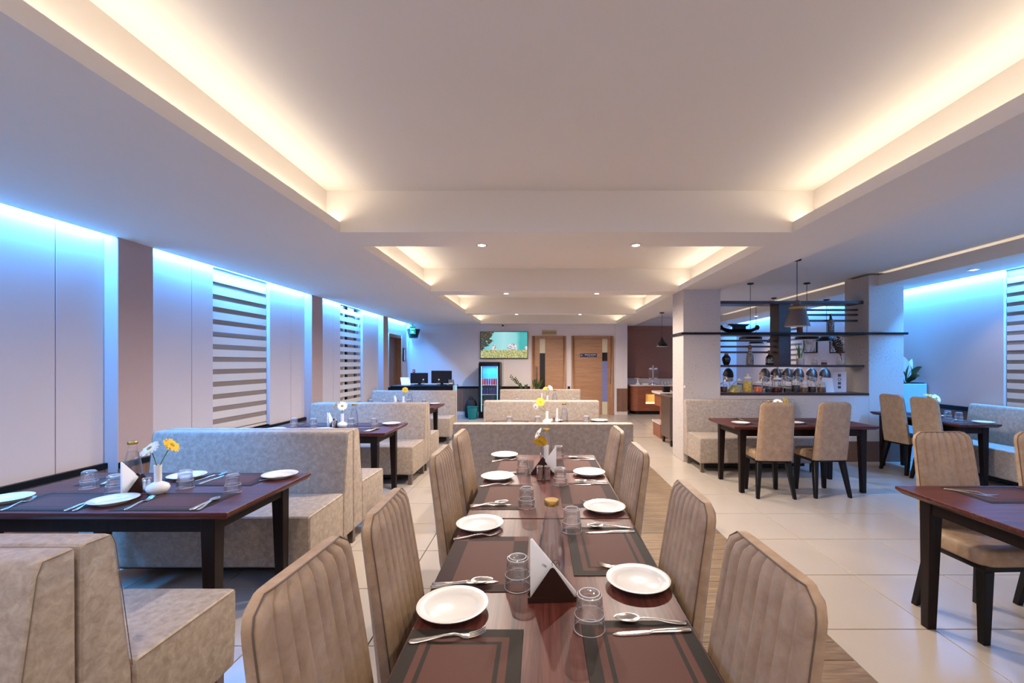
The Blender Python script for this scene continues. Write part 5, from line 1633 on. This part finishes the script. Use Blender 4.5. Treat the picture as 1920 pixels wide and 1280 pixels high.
def frame(name, label, loc, rz, w, h, art, cat='picture'):
    t = thing(name, label, cat, loc, rz)
    b = 0.022
    MB().box(-w / 2, w / 2, -0.012, 0.01, -h / 2, -h / 2 + b).box(-w / 2, w / 2, -0.012, 0.01, h / 2 - b, h / 2).box(-w / 2, -w / 2 + b, -0.012, 0.01, -h / 2 + b, h / 2 - b).box(w / 2 - b, w / 2, -0.012, 0.01, -h / 2 + b, h / 2 - b).build('frame', M['black'], t)
    MB().box(-w / 2 + b, w / 2 - b, -0.004, 0.004, -h / 2 + b, h / 2 - b).build('picture_sheet', art, t)
    return t
art = filling('grey_sketch', (120, 116, 118), (196, 190, 190), (226, 222, 222), 9)
frame('picture_frame', 'black framed pale sheet beside the open wooden door', (XL + 0.02, 10.69, 1.72), R(90), 0.22, 0.52, M['paper'])
frame('picture_frame', 'narrow black frame by the corner beside the open wooden door', (XL + 0.02, 12.13, 1.67), R(90), 0.18, 0.36, M['paper'])
frame('picture_frame', 'grey sketch picture on the east wall behind the stalk vase', (XR - 0.015, 9.42, 1.84), R(-90), 0.46, 0.36, art)
frame('picture_frame', 'grey sketch picture on the east wall behind the dry branch', (XR - 0.015, 8.55, 1.82), R(-90), 0.46, 0.36, art)
t = thing('wall_cable', 'pale cable conduit running down from the television to the dado rail', 'conduit', (-1.02, 12.385, 0.80))
MB().box(-0.012, 0.012, -0.012, 0.012, 0.0, 0.765).build('pipe', M['china'], t)
t = thing('wall_switch', 'small white switch plate on the first speckled pillar', 'switch', (P1[0] + 0.02, PY0 - 0.006, 1.10))
MB().box(-0.012, 0.012, -0.006, 0.006, -0.02, 0.02).build('plate', M['china'], t, bevel=0.002, seg=1)
MB().box(-0.006, 0.006, -0.009, -0.006, -0.01, 0.01).build('rocker', M['paper'], t)
t = thing('wall_cable', 'thin white cable conduit down the corner by the speaker', 'conduit', (-3.70, 12.375, 1.0))
MB().tube([(0, 0, 0), (0.01, 0, 0.5), (-0.01, 0, 0.9), (0.02, 0, 1.2)], 0.008, 6).build('pipe', M['china'], t)
t = thing('fire_alarm', 'small red alarm button on the wall behind the reception', 'alarm', (-3.55, 12.385, 1.22))
MB().box(-0.03, 0.03, -0.015, 0.015, -0.045, 0.045).build('box', plain('alarm_red', (170, 40, 40), 0.4), t, bevel=0.004, seg=1)
MB().box(-0.015, 0.015, -0.018, -0.015, -0.015, 0.015).build('button', M['paper'], t)

# teal basket and black bag beside the fridge
t = thing('teal_basket', 'teal plastic bin on the floor beside the drinks fridge', 'bin', (-1.76, 11.45, 0))
MB().prism([(-0.10, 0.002), (0.10, 0.002), (0.125, 0.30), (-0.125, 0.30)], -0.11, 0.11, 'y').build('bin_body', M['teal'], t, bevel=0.015)
MB().box(-0.135, 0.135, -0.12, 0.12, 0.30, 0.325).build('rim', M['teal'], t, bevel=0.006, seg=1)
t = thing('black_bag', 'black backpack slumped behind the teal bin', 'bag', (-1.85, 11.75, 0))
rings = []
for z, s in ((0.0, 0.75), (0.03, 0.98), (0.2, 1.0), (0.36, 0.9), (0.46, 0.65), (0.50, 0.25)):
    rings.append([(0.17 * s * math.copysign(abs(math.cos(2 * PI * k / 20)) ** 0.7, math.cos(2 * PI * k / 20)), 0.12 * s * math.sin(2 * PI * k / 20), z) for k in range(20)])
MB().loft(rings).build('bag_body', M['black_matt'], t, sharp=60)
MB().tube([(-0.05, -0.03, 0.48), (-0.03, -0.03, 0.55), (0.03, -0.03, 0.55), (0.05, -0.03, 0.48)], 0.01, 6).build('carry_loop', M['black'], t)

# plants
def zz_plant(label, x, y, stems, group):
    t = thing('potted_plant', label, 'plant', (x, y, 0), 0, group)
    MB().lathe([(0, 0), (0.11, 0), (0.15, 0.30), (0.15, 0.32), (0.135, 0.32), (0.13, 0.28), (0, 0.28)], 24).build('pot', M['black'], t)
    rnd = random.Random(int(x * 100))
    st, lf = MB(), MB()
    for dx, dz in stems:
        mid = (dx * 0.35, 0.02, 0.28 + (dz - 0.28) * 0.65)
        st.tube([(0, 0, 0.28), mid, (dx, rnd.uniform(-.06, .06), dz)], [0.012, 0.009, 0.004], 6)
        leafy(lf, mid, (dx, 0, dz), 11, 0.062, 0.018, rnd)
    st.build('stems', M['stem'], t)
    lf.build('foliage', M['leaf'], t)
zz_plant('dark-leaved potted plant leaning towards the fridge, behind the rearmost sofa', -0.42, 12.05, [(-0.40, 1.08), (-0.28, 1.02), (-0.15, 0.86), (0.02, 0.84)], 'potted plants by the back wall')
zz_plant('upright dark-leaved potted plant beside the wash room door', -0.12, 12.08, [(-0.08, 0.95), (0.10, 0.92), (0.02, 0.86), (0.16, 0.98), (-0.02, 0.98)], 'potted plants by the back wall')
t = thing('planter_box', 'tall pale blue planter box in the gap beside the second pillar', 'planter', (5.535, 6.76, 0))
MB().box(-0.19, 0.19, -0.2, 0.2, 0, 1.14).build('planter_body', M['blue_panel'], t, bevel=0.005, seg=1)
MB().box(-0.17, 0.17, -0.18, 0.18, 1.14, 1.155).build('soil', M['black_matt'], t)
M['lily'] = plain('pale_spathe', (220, 210, 196), 0.6)
def blade(mb, base, ctrl, tip, w, n=8, fold=0.3):
    b, c, e = Vector(base), Vector(ctrl), Vector(tip)
    vs = []
    for i in range(n + 1):
        s = i / n
        p = b * (1 - s) ** 2 + c * 2 * s * (1 - s) + e * s * s
        d = ((c - b) * (1 - s) + (e - c) * s).normalized()
        sd = d.cross(Vector((0, -1, 0.25))).normalized()
        ww = w * math.sin(PI * min(1, 0.12 + 0.88 * s)) ** 0.8
        up = sd.cross(d) * ww * fold
        vs += [tuple(p - sd * ww + up), tuple(p), tuple(p + sd * ww + up)]
    fs = []
    for i in range(n):
        a = i * 3
        fs += [(a, a + 1, a + 4, a + 3), (a + 1, a + 2, a + 5, a + 4)]
    mb.add(vs, fs)
pl = thing('peace_lily', 'broad pale-leaved plant growing from the pale blue planter box', 'plant', (5.535, 6.70, 1.155))
for bs, ct, tp, w, m, nm in [((0, 0, 0), (-0.02, 0, 0.25), (-0.10, -0.05, 0.40), 0.075, 'lily', 'spathe'), ((0.02, 0, 0), (0.08, 0, 0.2), (0.17, -0.08, 0.24), 0.045, 'leaf', 'leaf'), ((-0.02, 0, 0), (-0.08, 0, 0.15), (-0.16, -0.06, 0.20), 0.05, 'leaf', 'leaf'),
                             ((0, 0.02, 0), (0.04, 0.03, 0.22), (0.12, 0.04, 0.36), 0.05, 'lily', 'spathe'), ((0, -0.02, 0), (0.0, -0.10, 0.12), (0.06, -0.18, 0.10), 0.045, 'leaf', 'leaf'), ((0, 0, 0), (0.03, 0, 0.15), (0.02, -0.03, 0.28), 0.05, 'leaf', 'leaf')]:
    mb = MB()
    blade(mb, bs, ct, tp, w)
    mb.build(nm, M[m], pl, sharp=80)

# ------------------------------------------------------------------ recessed downlights
def downlight(x, y, z, label, power, group='recessed downlights', ang=172):
    t = thing('ceiling_downlight', label, 'downlight', (x, y, z), 0, group)
    MB().lathe([(0.055, -0.001), (0.055, -0.006), (0.036, -0.008), (0.034, -0.001)], 24).build('trim_ring', M['china'], t)
    MB().lathe([(0, -0.002), (0.034, -0.002), (0.030, -0.004), (0, -0.004)], 20).build('lens', M['downlight'], t)
    spot('downlight_beam', (x, y, z - 0.02), power, (1.0, 0.89, 0.77), ang, 0.55, 0.035)
DL = 205
downlight(-0.54, 4.05, SOFF, 'lit downlight in the first ceiling beam, window side', DL, )
downlight(0.87, 4.05, SOFF, 'lit downlight in the first ceiling beam, buffet side', DL)
downlight(-0.54, 6.88, SOFF, 'downlight in the second ceiling beam, window side', DL * .9)
downlight(0.87, 6.88, SOFF, 'downlight in the second ceiling beam, buffet side', DL * .9)
downlight(-0.54, 9.83, SOFF, 'downlight in the third ceiling beam, window side', DL * .9)
downlight(0.87, 9.83, SOFF, 'downlight in the third ceiling beam, buffet side', DL * .9)
downlight(5.24, 5.36, SOFF_R, 'lit downlight in the lavender soffit over the east wall bench', 18, ang=95)
downlight(5.2, 10.7, SOFF_R, 'downlight in the east soffit seen through the display shelves', 60, ang=120)
for x, y, z, w in ((-2.6, 0.5, SOFF, 25), (-0.9, 0.4, TRAY, 75), (1.3, 0.4, TRAY, 75), (3.7, 1.3, 2.77, 75)):
    spot('fill_spot', (x, y, z - 0.02), w, (1.0, 0.90, 0.80), 160, 0.5, 0.06)  # added fill spots without fixtures, out of view above the front
